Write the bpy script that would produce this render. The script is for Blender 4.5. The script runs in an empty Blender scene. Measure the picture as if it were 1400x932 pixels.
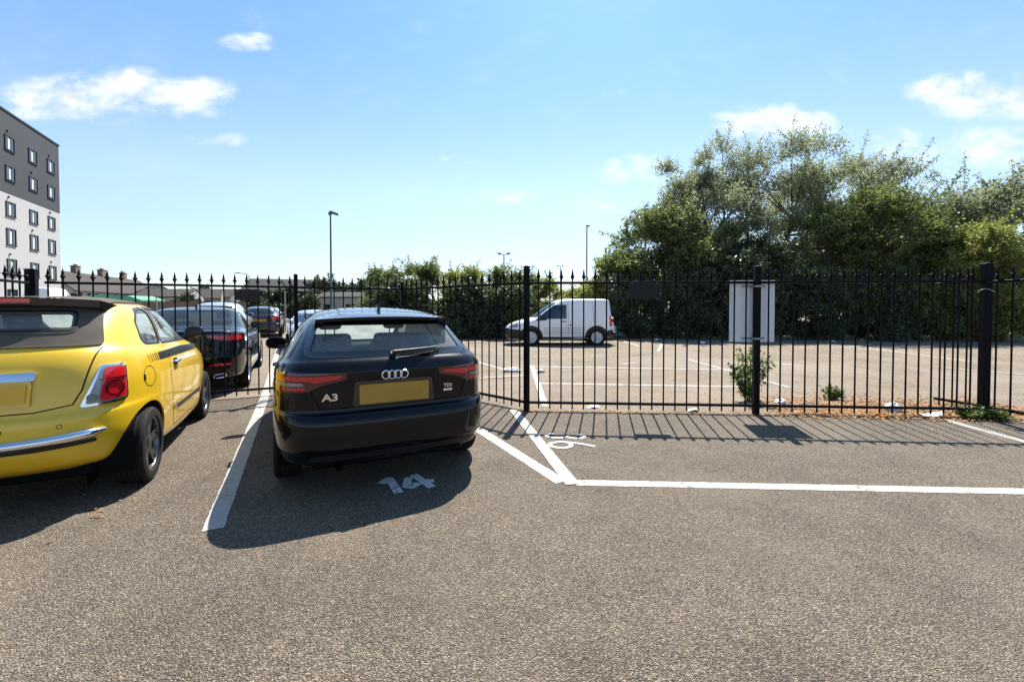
import bpy, bmesh, math, random
import numpy as np
from mathutils import Vector, Matrix
from mathutils.bvhtree import BVHTree

rng = np.random.default_rng(7)
random.seed(7)
S = bpy.context.scene
C = S.collection
PI = math.pi
F, CYP, PITCH, CAMH = 587.0, 433.3, math.radians(1.2), 1.45

def at(px, py, z=0.0):
    """photo pixel -> point on the horizontal plane at height z"""
    a = (CYP-py)/F
    dx = (px-700)/F
    dy = math.cos(PITCH)+a*math.sin(PITCH)
    dz = a*math.cos(PITCH)-math.sin(PITCH)
    t = (z-CAMH)/dz
    return Vector((dx*t, dy*t, z))

def up(px, py, Y):
    """photo pixel -> point at depth Y"""
    a = (CYP-py)/F
    dy = math.cos(PITCH)+a*math.sin(PITCH)
    t = Y/dy
    return Vector(((px-700)/F*t, Y, CAMH+t*(a*math.cos(PITCH)-math.sin(PITCH))))

# ------------------------------------------------------------ objects
def link(o, parent=None):
    C.objects.link(o)
    if parent is not None: o.parent = parent
    return o

def tag(o, label=None, cat=None, group=None, kind=None):
    if label: o['label'] = label
    if cat: o['category'] = cat
    if group: o['group'] = group
    if kind: o['kind'] = kind
    return o

def empty(name, loc=(0, 0, 0), rz=0.0):
    o = bpy.data.objects.new(name, None)
    o.empty_display_size = 0.2
    o.location = loc; o.rotation_euler = (0, 0, rz)
    return link(o)

def thing(name, label, cat, loc=(0, 0, 0), rz=0.0, group=None):
    return tag(empty(name, loc, rz), label, cat, group)

def mesh_obj(name, verts, faces, mat, parent=None, smooth=35.0, normals=None, mats=None, fmat=None):
    me = bpy.data.meshes.new(name)
    me.from_pydata([tuple(v) for v in verts], [], [tuple(f) for f in faces])
    for m in (mats or [mat]): me.materials.append(m)
    if fmat is not None: me.polygons.foreach_set('material_index', np.asarray(fmat, dtype=np.int32))
    if smooth is None: me.shade_flat()
    else:
        me.shade_smooth()
        if normals is None: me.set_sharp_from_angle(angle=math.radians(smooth))
        else: me.normals_split_custom_set_from_vertices([tuple(n) for n in normals])
    me.update()
    return link(bpy.data.objects.new(name, me), parent)

def shallow(o, parent=None):
    c = o.copy(); C.objects.link(c); c.parent = parent
    return c

def copy_tree(o, parent=None):
    c = shallow(o, parent)
    for ch in list(o.children): copy_tree(ch, c)
    return c

class MB:
    def __init__(s): s.v = []; s.f = []
    def add(s, V, Fc):
        n = len(s.v); s.v += [tuple(map(float, p)) for p in V]; s.f += [tuple(i+n for i in f) for f in Fc]; return s
    def box(s, c, d, M=None, bev=0.0):
        bm = bmesh.new(); bmesh.ops.create_cube(bm, size=1.0)
        bmesh.ops.scale(bm, vec=Vector(d), verts=bm.verts)
        if bev > 0: bmesh.ops.bevel(bm, geom=list(bm.edges), offset=bev, segments=3 if bev > .008 else 1, affect='EDGES', profile=.5)
        if M is not None: bmesh.ops.transform(bm, matrix=M, verts=bm.verts)
        bmesh.ops.translate(bm, vec=Vector(c), verts=bm.verts)
        s.bm(bm); return s
    def bm(s, bm):
        bm.verts.index_update()
        s.add([v.co for v in bm.verts], [[v.index for v in f.verts] for f in bm.faces]); bm.free()
    def cyl(s, p0, p1, r0, r1=None, n=12, cap=True):
        p0, p1 = Vector(p0), Vector(p1); r1 = r0 if r1 is None else r1
        d = (p1-p0).normalized(); a = d.orthogonal().normalized(); b = d.cross(a)
        V = []
        for p, r in ((p0, r0), (p1, r1)):
            for i in range(n):
                t = 2*PI*i/n; V.append(p+(a*math.cos(t)+b*math.sin(t))*r)
        Fc = [(i, (i+1) % n, n+(i+1) % n, n+i) for i in range(n)]
        if cap: Fc += [tuple(range(n-1, -1, -1)), tuple(range(n, 2*n))]
        return s.add(V, Fc)
    def tube(s, pts, r, n=8, closed=False, cap=True):
        pts = [Vector(p) for p in pts]; R = r if hasattr(r, '__len__') else [r]*len(pts)
        V = []; k = len(pts); a = None
        for i, p in enumerate(pts):
            q0 = pts[(i-1) % k] if (closed or i > 0) else p
            q1 = pts[(i+1) % k] if (closed or i < k-1) else p
            d = (q1-q0).normalized()
            if a is None: a = d.orthogonal().normalized()
            a = (a-d*a.dot(d)).normalized(); b = d.cross(a)
            for j in range(n):
                t = 2*PI*j/n; V.append(p+(a*math.cos(t)+b*math.sin(t))*R[i])
        Fc = []
        for i in range(k if closed else k-1):
            i2 = (i+1) % k
            for j in range(n): Fc.append((i*n+j, i*n+(j+1) % n, i2*n+(j+1) % n, i2*n+j))
        if cap and not closed: Fc += [tuple(range(n-1, -1, -1)), tuple(range((k-1)*n, k*n))]
        return s.add(V, Fc)
    def lathe(s, prof, n=24, M=None, closed=False):
        """prof: (radius, height) about z; M places it"""
        V = []; k = len(prof)
        for r, h in prof:
            for j in range(n):
                t = 2*PI*j/n; V.append(Vector((r*math.cos(t), r*math.sin(t), h)))
        if M is not None: V = [M @ v for v in V]
        Fc = []
        for i in range(k if closed else k-1):
            i2 = (i+1) % k
            for j in range(n): Fc.append((i*n+j, i*n+(j+1) % n, i2*n+(j+1) % n, i2*n+j))
        return s.add(V, Fc)
    def prism(s, poly, h0, h1, M=None):
        """poly in xy, from z=h0 to z=h1"""
        n = len(poly)
        V = [Vector((p[0], p[1], h0)) for p in poly]+[Vector((p[0], p[1], h1)) for p in poly]
        if M is not None: V = [M @ v for v in V]
        Fc = [(i, (i+1) % n, n+(i+1) % n, n+i) for i in range(n)]+[tuple(range(n-1, -1, -1)), tuple(range(n, 2*n))]
        return s.add(V, Fc)
    def build(s, name, mat, parent=None, smooth=35.0):
        return mesh_obj(name, s.v, s.f, mat, parent, smooth)

def text_mesh(txt, size, depth, bold=0.0):
    cu = bpy.data.curves.new('letters', 'FONT')
    cu.body = txt; cu.size = size; cu.extrude = depth; cu.offset = bold; cu.align_x = 'CENTER'; cu.align_y = 'CENTER'; cu.resolution_u = 4
    o = bpy.data.objects.new('letters', cu); C.objects.link(o)
    dg = bpy.context.evaluated_depsgraph_get()
    me = bpy.data.meshes.new_from_object(o.evaluated_get(dg))
    V = [v.co.copy() for v in me.vertices]; Fc = [tuple(p.vertices) for p in me.polygons]
    bpy.data.objects.remove(o); bpy.data.curves.remove(cu); bpy.data.meshes.remove(me)
    return V, Fc

# ------------------------------------------------------------ materials
def lin(r, g, b):
    f = lambda c: ((c/255+.055)/1.055)**2.4 if c/255 > .04045 else c/255/12.92
    return (f(r), f(g), f(b), 1)

class NT:
    def __init__(s, nt): s.nt = nt; s.n = nt.nodes; s.l = nt.links
    def node(s, t, **kw):
        n = s.n.new(t)
        for k, v in kw.items(): setattr(n, k, v)
        return n
    def set(s, n, i, v):
        if hasattr(v, 'is_linked') or isinstance(v, bpy.types.NodeSocket): s.l.new(v, n.inputs[i])
        else: n.inputs[i].default_value = v
    def math(s, op, a, b=None, c=None, clamp=False):
        n = s.node('ShaderNodeMath', operation=op, use_clamp=clamp)
        s.set(n, 0, a)
        if b is not None: s.set(n, 1, b)
        if c is not None: s.set(n, 2, c)
        return n.outputs[0]
    def mix(s, f, a, b, mode='MIX'):
        n = s.node('ShaderNodeMix', data_type='RGBA', blend_type=mode)
        s.set(n, 0, f); s.set(n, 6, a); s.set(n, 7, b)
        return n.outputs[2]
    def noise(s, vec, scale, detail=4, rough=.55, dist=0.0):
        n = s.node('ShaderNodeTexNoise'); s.l.new(vec, n.inputs['Vector'])
        n.inputs['Scale'].default_value = scale; n.inputs['Detail'].default_value = detail
        n.inputs['Roughness'].default_value = rough; n.inputs['Distortion'].default_value = dist
        return n.outputs[0]
    def voro(s, vec, scale, feature='F1', rand=1.0):
        n = s.node('ShaderNodeTexVoronoi', feature=feature); s.l.new(vec, n.inputs['Vector'])
        n.inputs['Scale'].default_value = scale; n.inputs['Randomness'].default_value = rand
        return n
    def ramp(s, f, stops):
        n = s.node('ShaderNodeValToRGB'); cr = n.color_ramp
        while len(cr.elements) < len(stops): cr.elements.new(.5)
        for e, (p, c) in zip(cr.elements, stops):
            e.position = p; e.color = c if len(c) == 4 else (*c, 1)
        s.set(n, 0, f); return n.outputs[0]
    def smooth(s, x, a, b):
        n = s.node('ShaderNodeMapRange', interpolation_type='SMOOTHSTEP')
        s.set(n, 0, x); n.inputs[1].default_value = a; n.inputs[2].default_value = b
        return n.outputs[0]
    def bump(s, h, strength, dist=.01):
        n = s.node('ShaderNodeBump'); s.set(n, 'Height', h)
        n.inputs['Strength'].default_value = strength; n.inputs['Distance'].default_value = dist
        return n.outputs[0]
    def coord(s, which='Object'): return s.node('ShaderNodeTexCoord').outputs[which]

def new_mat(name):
    m = bpy.data.materials.new(name); m.use_nodes = True
    t = NT(m.node_tree); b = m.node_tree.nodes['Principled BSDF']
    return m, t, b

def pbr(name, col, rough=.5, metal=0.0, coat=0.0, spec=.5, var=.12, vscale=6.0, bump=0.0, bscale=60., coat_rough=.03, dirt=None):
    """principled with slight procedural variation so that nothing is a flat colour"""
    m, t, b = new_mat(name)
    co = t.coord('Object')
    n = t.noise(co, vscale, 5)
    k = t.math('MULTIPLY_ADD', n, 2*var, 1-var)
    base = t.mix(1.0, (*col[:3], 1), (1, 1, 1, 1), 'MULTIPLY')
    cmb = t.node('ShaderNodeCombineColor')
    for i in range(3): t.set(cmb, i, k)
    c = t.mix(1.0, (*col[:3], 1), cmb.outputs[0], 'MULTIPLY')
    if dirt:
        d = t.noise(co, 3.0, 8, .7)
        c = t.mix(t.math('MULTIPLY', t.smooth(d, .45, .75), dirt[0]), c, (*dirt[1], 1))
    t.set(b, 'Base Color', c)
    b.inputs['Metallic'].default_value = metal
    r = t.math('MULTIPLY_ADD', t.noise(co, vscale*2.3, 4), .16, rough-.08, clamp=True)
    t.set(b, 'Roughness', r)
    b.inputs['Coat Weight'].default_value = coat; b.inputs['Coat Roughness'].default_value = coat_rough
    b.inputs['Specular IOR Level'].default_value = spec
    if bump: t.set(b, 'Normal', t.bump(t.noise(co, bscale, 4), bump))
    return m

def paint(name, col, metal=0.0, flake=0.0, rough=.35, dust=.05, spec=.5, ior=1.5):
    m, t, b = new_mat(name)
    co = t.coord('Object')
    dn = t.noise(co, 4.0, 8, .65)
    sep = t.node('ShaderNodeSeparateXYZ'); t.l.new(co, sep.inputs[0])
    low = t.math('SUBTRACT', 1.0, t.smooth(sep.outputs[2], .15, .75))
    d = t.math('MULTIPLY', t.math('MULTIPLY_ADD', low, 1.6, .4), t.math('MULTIPLY', t.smooth(dn, .35, .8), dust))
    t.set(b, 'Base Color', t.mix(d, (*col, 1), (.30, .26, .21, 1)))
    b.inputs['Metallic'].default_value = metal
    b.inputs['Roughness'].default_value = rough
    b.inputs['Specular IOR Level'].default_value = spec
    b.inputs['Coat Weight'].default_value = 1.0; b.inputs['Coat IOR'].default_value = ior
    t.set(b, 'Coat Roughness', t.math('MULTIPLY_ADD', dn, .06, .01))
    # gentle orange peel in the lacquer
    t.set(b, 'Coat Normal', t.bump(t.noise(co, 55, 2), .018, .01))
    return m

def glass(name, tint=(.62, .70, .66), dust=.12, dustcol=(.75, .78, .74), refl=1.5):
    m, t, b = new_mat(name)
    t.n.remove(b); out = t.n['Material Output']
    tr = t.node('ShaderNodeBsdfTransparent'); tr.inputs[0].default_value = (*tint, 1)
    gl = t.node('ShaderNodeBsdfGlossy'); gl.inputs['Roughness'].default_value = .015
    fr = t.node('ShaderNodeFresnel'); fr.inputs[0].default_value = refl
    m1 = t.node('ShaderNodeMixShader'); t.l.new(fr.outputs[0], m1.inputs[0]); t.l.new(tr.outputs[0], m1.inputs[1]); t.l.new(gl.outputs[0], m1.inputs[2])
    tl = t.node('ShaderNodeBsdfTranslucent'); tl.inputs[0].default_value = (*dustcol, 1)
    df = t.node('ShaderNodeBsdfDiffuse'); df.inputs[0].default_value = (*dustcol, 1)
    ad = t.node('ShaderNodeMixShader'); ad.inputs[0].default_value = .5
    t.l.new(tl.outputs[0], ad.inputs[1]); t.l.new(df.outputs[0], ad.inputs[2])
    co = t.coord('Object'); d = t.math('MULTIPLY', t.math('MULTIPLY_ADD', t.noise(co, 5, 7, .7), 1.2, .3), dust)
    m2 = t.node('ShaderNodeMixShader'); t.l.new(d, m2.inputs[0]); t.l.new(m1.outputs[0], m2.inputs[1]); t.l.new(ad.outputs[0], m2.inputs[2])
    t.l.new(m2.outputs[0], out.inputs[0])
    return m

def lamp_lens(name, col, rough=.08):
    m, t, b = new_mat(name)
    co = t.coord('Object')
    v = t.voro(co, 70, 'F1')
    t.set(b, 'Base Color', t.mix(t.noise(co, 9, 3), (col[0]*.55, col[1]*.5, col[2]*.5, 1), (*col, 1)))
    b.inputs['Roughness'].default_value = rough; b.inputs['Coat Weight'].default_value = 1
    b.inputs['Subsurface Weight'].default_value = 0
    t.set(b, 'Normal', t.bump(v.outputs['Distance'], .12, .004))
    return m

M = {}
M['black_paint'] = paint('black_paint', (.0016, .0020, .0042), metal=.0, rough=.4, dust=.003, spec=.04, ior=1.38)
M['yellow_paint'] = paint('yellow_paint', (.80, .50, .012), metal=.0, rough=.4, dust=.05)
M['navy_paint'] = paint('navy_paint', (.010, .014, .026), metal=.4, dust=.05)
M['silver_paint'] = paint('silver_paint', (.48, .50, .52), metal=.6, dust=.05)
M['grey_paint'] = paint('grey_paint', (.10, .11, .12), metal=.5, dust=.05)
M['dark_paint'] = paint('dark_paint', (.016, .019, .024), metal=.4, dust=.06)
M['white_paint'] = paint('white_paint', (.86, .86, .84), metal=.0, rough=.45, dust=.14)
M['trim'] = pbr('trim', (.012, .012, .013), .45, var=.2, spec=.4)
M['gloss_black'] = pbr('gloss_black', (.006, .006, .007), .12, coat=1.0)
M['gap'] = pbr('gap', (.004, .004, .004), .8, spec=.1)
M['rubber'] = pbr('rubber', (.0085, .0085, .0085), .85, var=.3, vscale=20, bump=.1, spec=.3, dirt=(.22, (.032, .028, .024)))
M['satin_black'] = pbr('satin_black', (.010, .010, .011), .4, spec=.3)
M['alloy_mid'] = pbr('alloy_mid', (.16, .16, .165), .3, metal=.9)
M['brushed'] = pbr('brushed', (.88, .89, .91), .16, metal=1.0, var=.02, vscale=1)
M['alloy_dark'] = pbr('alloy_dark', (.03, .03, .032), .3, metal=.9)
M['alloy'] = pbr('alloy', (.55, .56, .58), .3, metal=.9)
M['hub_plastic'] = pbr('hub_plastic', (.52, .54, .56), .45, metal=.3, dirt=(.4, (.12, .10, .08)))
M['chrome'] = pbr('chrome', (.82, .83, .85), .10, metal=1.0, var=.03)
M['silver_plastic'] = pbr('silver_plastic', (.62, .64, .66), .25, metal=.85)
M['glass'] = glass('glass')
M['glass_clear'] = glass('glass_clear', (.84, .92, .88), .26, (.93, .97, .90), 1.6)
M['glass_bright'] = glass('glass_bright', (.70, .78, .74), .62, (.92, .97, .92), 1.5)
M['glass_dark'] = pbr('glass_dark', (.012, .016, .018), .04, spec=.7, coat=1.0)
M['glass_tint'] = glass('glass_tint', (.22, .25, .25), .04)
M['red_lens'] = lamp_lens('red_lens', (.80, .014, .022))
M['dark_red_lens'] = lamp_lens('dark_red_lens', (.085, .004, .007))
M['mid_red_lens'] = lamp_lens('mid_red_lens', (.78, .014, .022))
M['clear_lens'] = lamp_lens('clear_lens', (.30, .285, .285))
M['amber_lens'] = lamp_lens('amber_lens', (.75, .25, .03))
M['plate_yellow'] = pbr('plate_yellow', (.40, .235, .030), .35, var=.25, vscale=4)
M['plate_orange'] = pbr('plate_orange', (.80, .43, .02), .35, var=.2, vscale=5)
M['plate_shade'] = pbr('plate_shade', (.30, .195, .03), .4, var=.25, vscale=7)
M['seat_cloth'] = pbr('seat_cloth', (.022, .024, .026), .85, bump=.2, bscale=200)
M['seat_pale'] = pbr('seat_pale', (.33, .30, .26), .75, bump=.2, bscale=200)
M['lining'] = pbr('lining', (.30, .30, .29), .85)
M['canvas'] = pbr('canvas', (.105, .092, .076), .92, var=.18, vscale=12, bump=.35, bscale=380, dirt=(.35, (.15, .13, .10)), spec=.2)
M['fence_paint'] = pbr('fence_paint', (.0035, .0042, .0065), .5, var=.3, vscale=12, bump=.08, bscale=90, spec=.10)
M['plate_black'] = pbr('plate_black', (.008, .008, .009), .5, var=.3, spec=.3)
M['board_white'] = pbr('board_white', (.80, .80, .82), .5, var=.10, vscale=3, dirt=(.35, (.42, .40, .36)))
M['galv'] = pbr('galv', (.30, .31, .32), .5, metal=.6, var=.25)
M['lamp_grey'] = pbr('lamp_grey', (.10, .11, .12), .5, metal=.3)
M['bag_white'] = pbr('bag_white', (.75, .76, .78), .35, var=.08, bump=.5, bscale=25)
M['bag_orange'] = pbr('bag_orange', (.75, .20, .03), .4, var=.15, bump=.4, bscale=25)
M['bag_blue'] = pbr('bag_blue', (.45, .55, .62), .4, var=.15, bump=.4, bscale=15)
M['brown_litter'] = pbr('brown_litter', (.10, .07, .05), .8, var=.3)
# ============================================================ vehicle shells
def pchip(K, Y, m):
    """monotone cubic through the levels; Y (k, n, 3); m sub steps per interval"""
    k = Y.shape[0]
    d = np.diff(Y, axis=0)
    s = np.zeros_like(Y)
    a, b = d[:-1], d[1:]
    with np.errstate(divide='ignore', invalid='ignore'):
        h = np.where(a*b > 0, 2*a*b/(a+b), 0.0)
    s[1:-1] = np.nan_to_num(h); s[0] = d[0]; s[-1] = d[-1]
    out = []
    for i in range(k-1):
        for j in range(m):
            t = j/m
            h00 = 2*t**3-3*t**2+1; h10 = t**3-2*t**2+t; h01 = -2*t**3+3*t**2; h11 = t**3-t**2
            out.append(h00*Y[i]+h10*s[i]+h01*Y[i+1]+h11*s[i+1])
    out.append(Y[-1]); return np.array(out)

def half(w, ys, ym, p, bow, zs, ze, q, n):
    a = np.linspace(1e-6, PI/2, 900)
    cx = np.sin(a)**(2/p); cy = np.cos(a)**(2/p); cy[-1] = 0
    x = w*cx; y = ym+(ys-ym)*cy-np.sign(ys-ym)*bow*cx**2*np.minimum(1, cy*1.5)
    z = zs+(ze-zs)*cy**q
    dx, dy = np.gradient(x), np.gradient(y)
    ds = np.hypot(dx, dy); th = np.unwrap(np.arctan2(dy, dx)); dt = np.abs(np.gradient(th))
    cum = np.cumsum(ds/ds.sum()*1.0+dt/dt.sum()*.75); cum = (cum-cum[0])/(cum[-1]-cum[0])
    t = np.linspace(0, 1, n)
    return np.stack([np.interp(t, cum, x), np.interp(t, cum, y), np.interp(t, cum, z)], 1)

def LV(r, s, f, p=(7, 5), b=(.05, .14), ym=None, q=(2, 2)):
    return dict(r=r, s=s, f=f, p=p, b=b, ym=ym, q=q)

class Shell:
    def __init__(s, levels, n=30, m=4, scale=(1, 1, 1)):
        rows = []
        for L in levels:
            yr, zr = L['r']; w, zs = L['s']; yf, zf = L['f']
            ym = L['ym'] if L['ym'] is not None else (yr+yf)/2
            A = half(w, yr, ym, L['p'][0], L['b'][0], zs, zr, L['q'][0], n)
            B = half(w, yf, ym, L['p'][1], L['b'][1], zs, zf, L['q'][1], n)
            A[0, 0] = 0; B[0, 0] = 0
            rows.append(np.concatenate([A, B[::-1][1:]]))
        G = pchip(None, np.array(rows), m)*np.array(scale)
        k, c, _ = G.shape
        mir = G[:, 1:-1][:, ::-1]*np.array([-1, 1, 1])
        R = np.concatenate([G, mir], 1); nc = R.shape[1]
        V = R.reshape(-1, 3); Q = []
        for i in range(k-1):
            for j in range(nc): Q.append((i*nc+j, i*nc+(j+1) % nc, (i+1)*nc+(j+1) % nc, (i+1)*nc+j))
        Q.append(tuple(range(nc-1, -1, -1)))
        Q.append(tuple(range((k-1)*nc, k*nc)))
        s.V = [Vector(v) for v in V]; s.Q = Q
        T = []
        for f in Q:
            for i in range(1, len(f)-1): T.append((f[0], f[i], f[i+1]))
        s.T = T
        s.bvh = BVHTree.FromPolygons(s.V, T, epsilon=0)
        Va = np.array(V); Ta = np.array(T[:-2*(nc-2)])
        fn = np.cross(Va[Ta[:, 1]]-Va[Ta[:, 0]], Va[Ta[:, 2]]-Va[Ta[:, 0]])
        N = np.zeros_like(Va)
        for i in range(3): np.add.at(N, Ta[:, i], fn)
        N /= np.linalg.norm(N, axis=1)[:, None]+1e-12
        s.N = [Vector(n) for n in N]
    def nrm(s, loc, idx):
        a, b, c = s.T[idx]
        va, vb, vc = s.V[a], s.V[b], s.V[c]
        v0, v1, v2 = vb-va, vc-va, loc-va
        d00, d01, d11, d20, d21 = v0.dot(v0), v0.dot(v1), v1.dot(v1), v2.dot(v0), v2.dot(v1)
        den = d00*d11-d01*d01
        if abs(den) < 1e-14: return s.N[a]
        v = (d11*d20-d01*d21)/den; w = (d00*d21-d01*d20)/den
        n = s.N[a]*(1-v-w)+s.N[b]*v+s.N[c]*w
        return n.normalized() if n.length > 1e-9 else s.N[a]
    def near(s, p):
        loc, n, i, d = s.bvh.find_nearest(p)
        return loc, s.nrm(loc, i), d
    @staticmethod
    def axes(fr):
        if fr == 'top': return Vector((1, 0, 0)), Vector((0, 1, 0)), Vector((0, 0, -1)), Vector((0, 0, 0))
        a = math.radians(fr[0])
        return Vector((math.cos(a), math.sin(a), 0)), Vector((0, 0, 1)), Vector((-math.sin(a), math.cos(a), 0)), Vector((fr[1], fr[2], 0))
    def hit(s, fr, u, v):
        U, W, D, P = s.axes(fr)
        o = P+U*u+W*v-D*6
        loc, n, i, d = s.bvh.ray_cast(o, D)
        if loc is None or (loc-o).length > 9:
            loc, n, i, d = s.bvh.find_nearest(P+U*u+W*v-D*1.2)
        return loc, s.nrm(loc, i)
    def body(s, name, mat, parent, cuts=(), arches=(), rim=.014):
        """closed shell, openings cut out, thickness shown at the cut edges"""
        o = mesh_obj(name, s.V, s.Q, mat, None)
        cbs = []
        for fr, poly, d0, d1 in cuts:
            U, W, D, P = s.axes(fr)
            Mx = Matrix((U, W, D)).transposed().to_4x4(); Mx.translation = P
            cbs.append(MB().prism(poly, d0, d1, Mx))
        for (y, z, r, x0, x1) in arches:
            cbs.append(MB().cyl((x0, y, z), (x1, y, z), r, n=56))
        bm = bmesh.new(); bm.from_mesh(o.data); bmesh.ops.recalc_face_normals(bm, faces=bm.faces); bm.to_mesh(o.data); bm.free()
        cus = []
        for cb in cbs:
            cu = mesh_obj('cutter', cb.v, cb.f, mat, None, None); cus.append(cu)
            bm = bmesh.new(); bm.from_mesh(cu.data); bmesh.ops.recalc_face_normals(bm, faces=bm.faces); bm.to_mesh(cu.data); bm.free()
            md = o.modifiers.new('cut', 'BOOLEAN'); md.object = cu; md.operation = 'DIFFERENCE'; md.solver = 'EXACT'
        dg = bpy.context.evaluated_depsgraph_get()
        me = bpy.data.meshes.new_from_object(o.evaluated_get(dg))
        bm = bmesh.new(); bm.from_mesh(me)
        kill = []
        for f in bm.faces:
            c = f.calc_center_median()
            if s.bvh.find_nearest(c)[3] > .004: kill.append(f); continue
        if len(bm.faces)-len(kill) < 2000: print('BODY LOST', name, len(bm.faces), len(kill))
        bmesh.ops.delete(bm, geom=kill, context='FACES')
        bm.verts.index_update()
        V = []; N = []; Fc = [[v.index for v in f.verts] for f in bm.faces]
        for v in bm.verts:
            loc, n, d = s.near(v.co); V.append(v.co.copy()); N.append(n)
        for e in bm.edges:
            if e.is_boundary:
                a, b = e.verts; na, nb = N[a.index], N[b.index]
                l = e.link_faces[0].loops[0]
                for lp in e.link_faces[0].loops:
                    if lp.edge == e: l = lp
                a, b = l.vert, l.link_loop_next.vert; na, nb = N[a.index], N[b.index]
                q = [a.co, b.co, b.co-nb*rim, a.co-na*rim]
                fn = (q[1]-q[0]).cross(q[3]-q[0]); fn = -fn.normalized() if fn.length > 1e-12 else na
                k = len(V); V += [Vector(x) for x in q]; N += [fn]*4; Fc.append((k+3, k+2, k+1, k))
        bm.free(); bpy.data.objects.remove(o)
        for cu in cus: bpy.data.objects.remove(cu)
        return mesh_obj(name, V, Fc, mat, parent, 35, N)
    def plain(s, name, mat, parent): return mesh_obj(name, s.V, s.Q, mat, parent, 35, s.N)
    def grid2d(s, poly, step):
        bm = bmesh.new()
        vs = [bm.verts.new((p[0], p[1], 0)) for p in poly]; bm.faces.new(vs)
        us = [p[0] for p in poly]; ws = [p[1] for p in poly]
        for ax, lo, hi in ((0, min(us), max(us)), (1, min(ws), max(ws))):
            n = max(1, int(math.ceil((hi-lo)/step)))
            for i in range(1, n):
                c = Vector((0, 0, 0)); c[ax] = lo+(hi-lo)*i/n+1e-5
                nn = Vector((0, 0, 0)); nn[ax] = 1
                bmesh.ops.bisect_plane(bm, geom=bm.verts[:]+bm.edges[:]+bm.faces[:], dist=1e-6, plane_co=c, plane_no=nn)
        bmesh.ops.triangulate(bm, faces=[f for f in bm.faces if len(f.verts) > 4])
        return bm
    def lay(s, bm, fr, name, mat, parent, off, depth, smooth_edge=True):
        bm.verts.index_update()
        V = []; N = []
        for v in bm.verts:
            l, n = s.hit(fr, v.co.x, v.co.y); V.append(l+n*off); N.append(n)
        Fc = []
        for f in bm.faces:
            idx = [v.index for v in f.verts]
            c = sum((N[i] for i in idx), Vector())
            fn = (V[idx[1]]-V[idx[0]]).cross(V[idx[2]]-V[idx[0]])
            Fc.append(idx if fn.dot(c) >= 0 else idx[::-1])
        if depth:
            for e in bm.edges:
                if e.is_boundary:
                    a, b = e.verts[0].index, e.verts[1].index
                    fc = e.link_faces[0].calc_center_median()
                    l, n = s.hit(fr, fc.x, fc.y)
                    q = [V[a], V[b], V[b]-N[b]*depth, V[a]-N[a]*depth]
                    out = (V[a]+V[b])/2-l
                    fn = (q[1]-q[0]).cross(q[3]-q[0])
                    if fn.length < 1e-13: continue
                    fn.normalize(); k = len(V)
                    order = (k, k+1, k+2, k+3)
                    if fn.dot(out) < 0: fn = -fn; order = order[::-1]
                    V += q; N += [fn]*4; Fc.append(order)
        bm.free()
        return mesh_obj(name, V, Fc, mat, parent, 35, N)
    def patch(s, fr, poly, name, mat, parent, off=.004, depth=.008, step=.03):
        return s.lay(s.grid2d(poly, step), fr, name, mat, parent, off, depth)
    def strip(s, fr, pts, width, name, mat, parent, off=.002, depth=.003, closed=False, step=.025, inner=False):
        """band along a 2d line on the surface; width to one side if inner"""
        P = [Vector((p[0], p[1])) for p in pts]
        if closed: P.append(P[0])
        D = []
        for a, b in zip(P[:-1], P[1:]):
            n = max(1, int((b-a).length/step))
            for i in range(n): D.append(a.lerp(b, i/n))
        if not closed: D.append(P[-1])
        k = len(D); bm = bmesh.new(); L = []; R = []
        for i in range(k):
            q0 = D[(i-1) % k] if closed or i > 0 else D[i]
            q1 = D[(i+1) % k] if closed or i < k-1 else D[i]
            d = (q1-q0); d = d.normalized() if d.length > 0 else Vector((1, 0))
            n = Vector((-d.y, d.x))
            if inner: a, b = D[i], D[i]+n*width
            else: a, b = D[i]-n*width/2, D[i]+n*width/2
            L.append(bm.verts.new((a.x, a.y, 0))); R.append(bm.verts.new((b.x, b.y, 0)))
        for i in range(k if closed else k-1):
            j = (i+1) % k
            bm.faces.new((L[i], L[j], R[j], R[i]))
        return s.lay(bm, fr, name, mat, parent, off, depth)

def rpoly(pts, r=.02, n=5):
    """polygon with rounded corners; r number or list"""
    out = []; k = len(pts)
    R = r if hasattr(r, '__len__') else [r]*k
    for i in range(k):
        p = Vector(pts[i][:2]); a = Vector(pts[i-1][:2]); b = Vector(pts[(i+1) % k][:2])
        da, db = (a-p), (b-p); la, lb = da.length, db.length
        t = min(R[i], la*.48, lb*.48)
        if t < 1e-4: out.append(tuple(p)); continue
        A, B = p+da/la*t, p+db/lb*t
        for j in range(n+1):
            u = j/n; out.append(tuple(A*(1-u)**2+p*2*u*(1-u)+B*u*u))
    return out

def mirror(poly): return [(-u, v) for u, v in poly][::-1]
def mframe(fr, s): return fr if s > 0 else (-fr[0], -fr[1], fr[2])
def mpoly(p, s): return p if s > 0 else mirror(p)
RIGHT = (90, 0, 0); REAR = (0, 0, 0); FRONT = (180, 0, 0)

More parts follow.
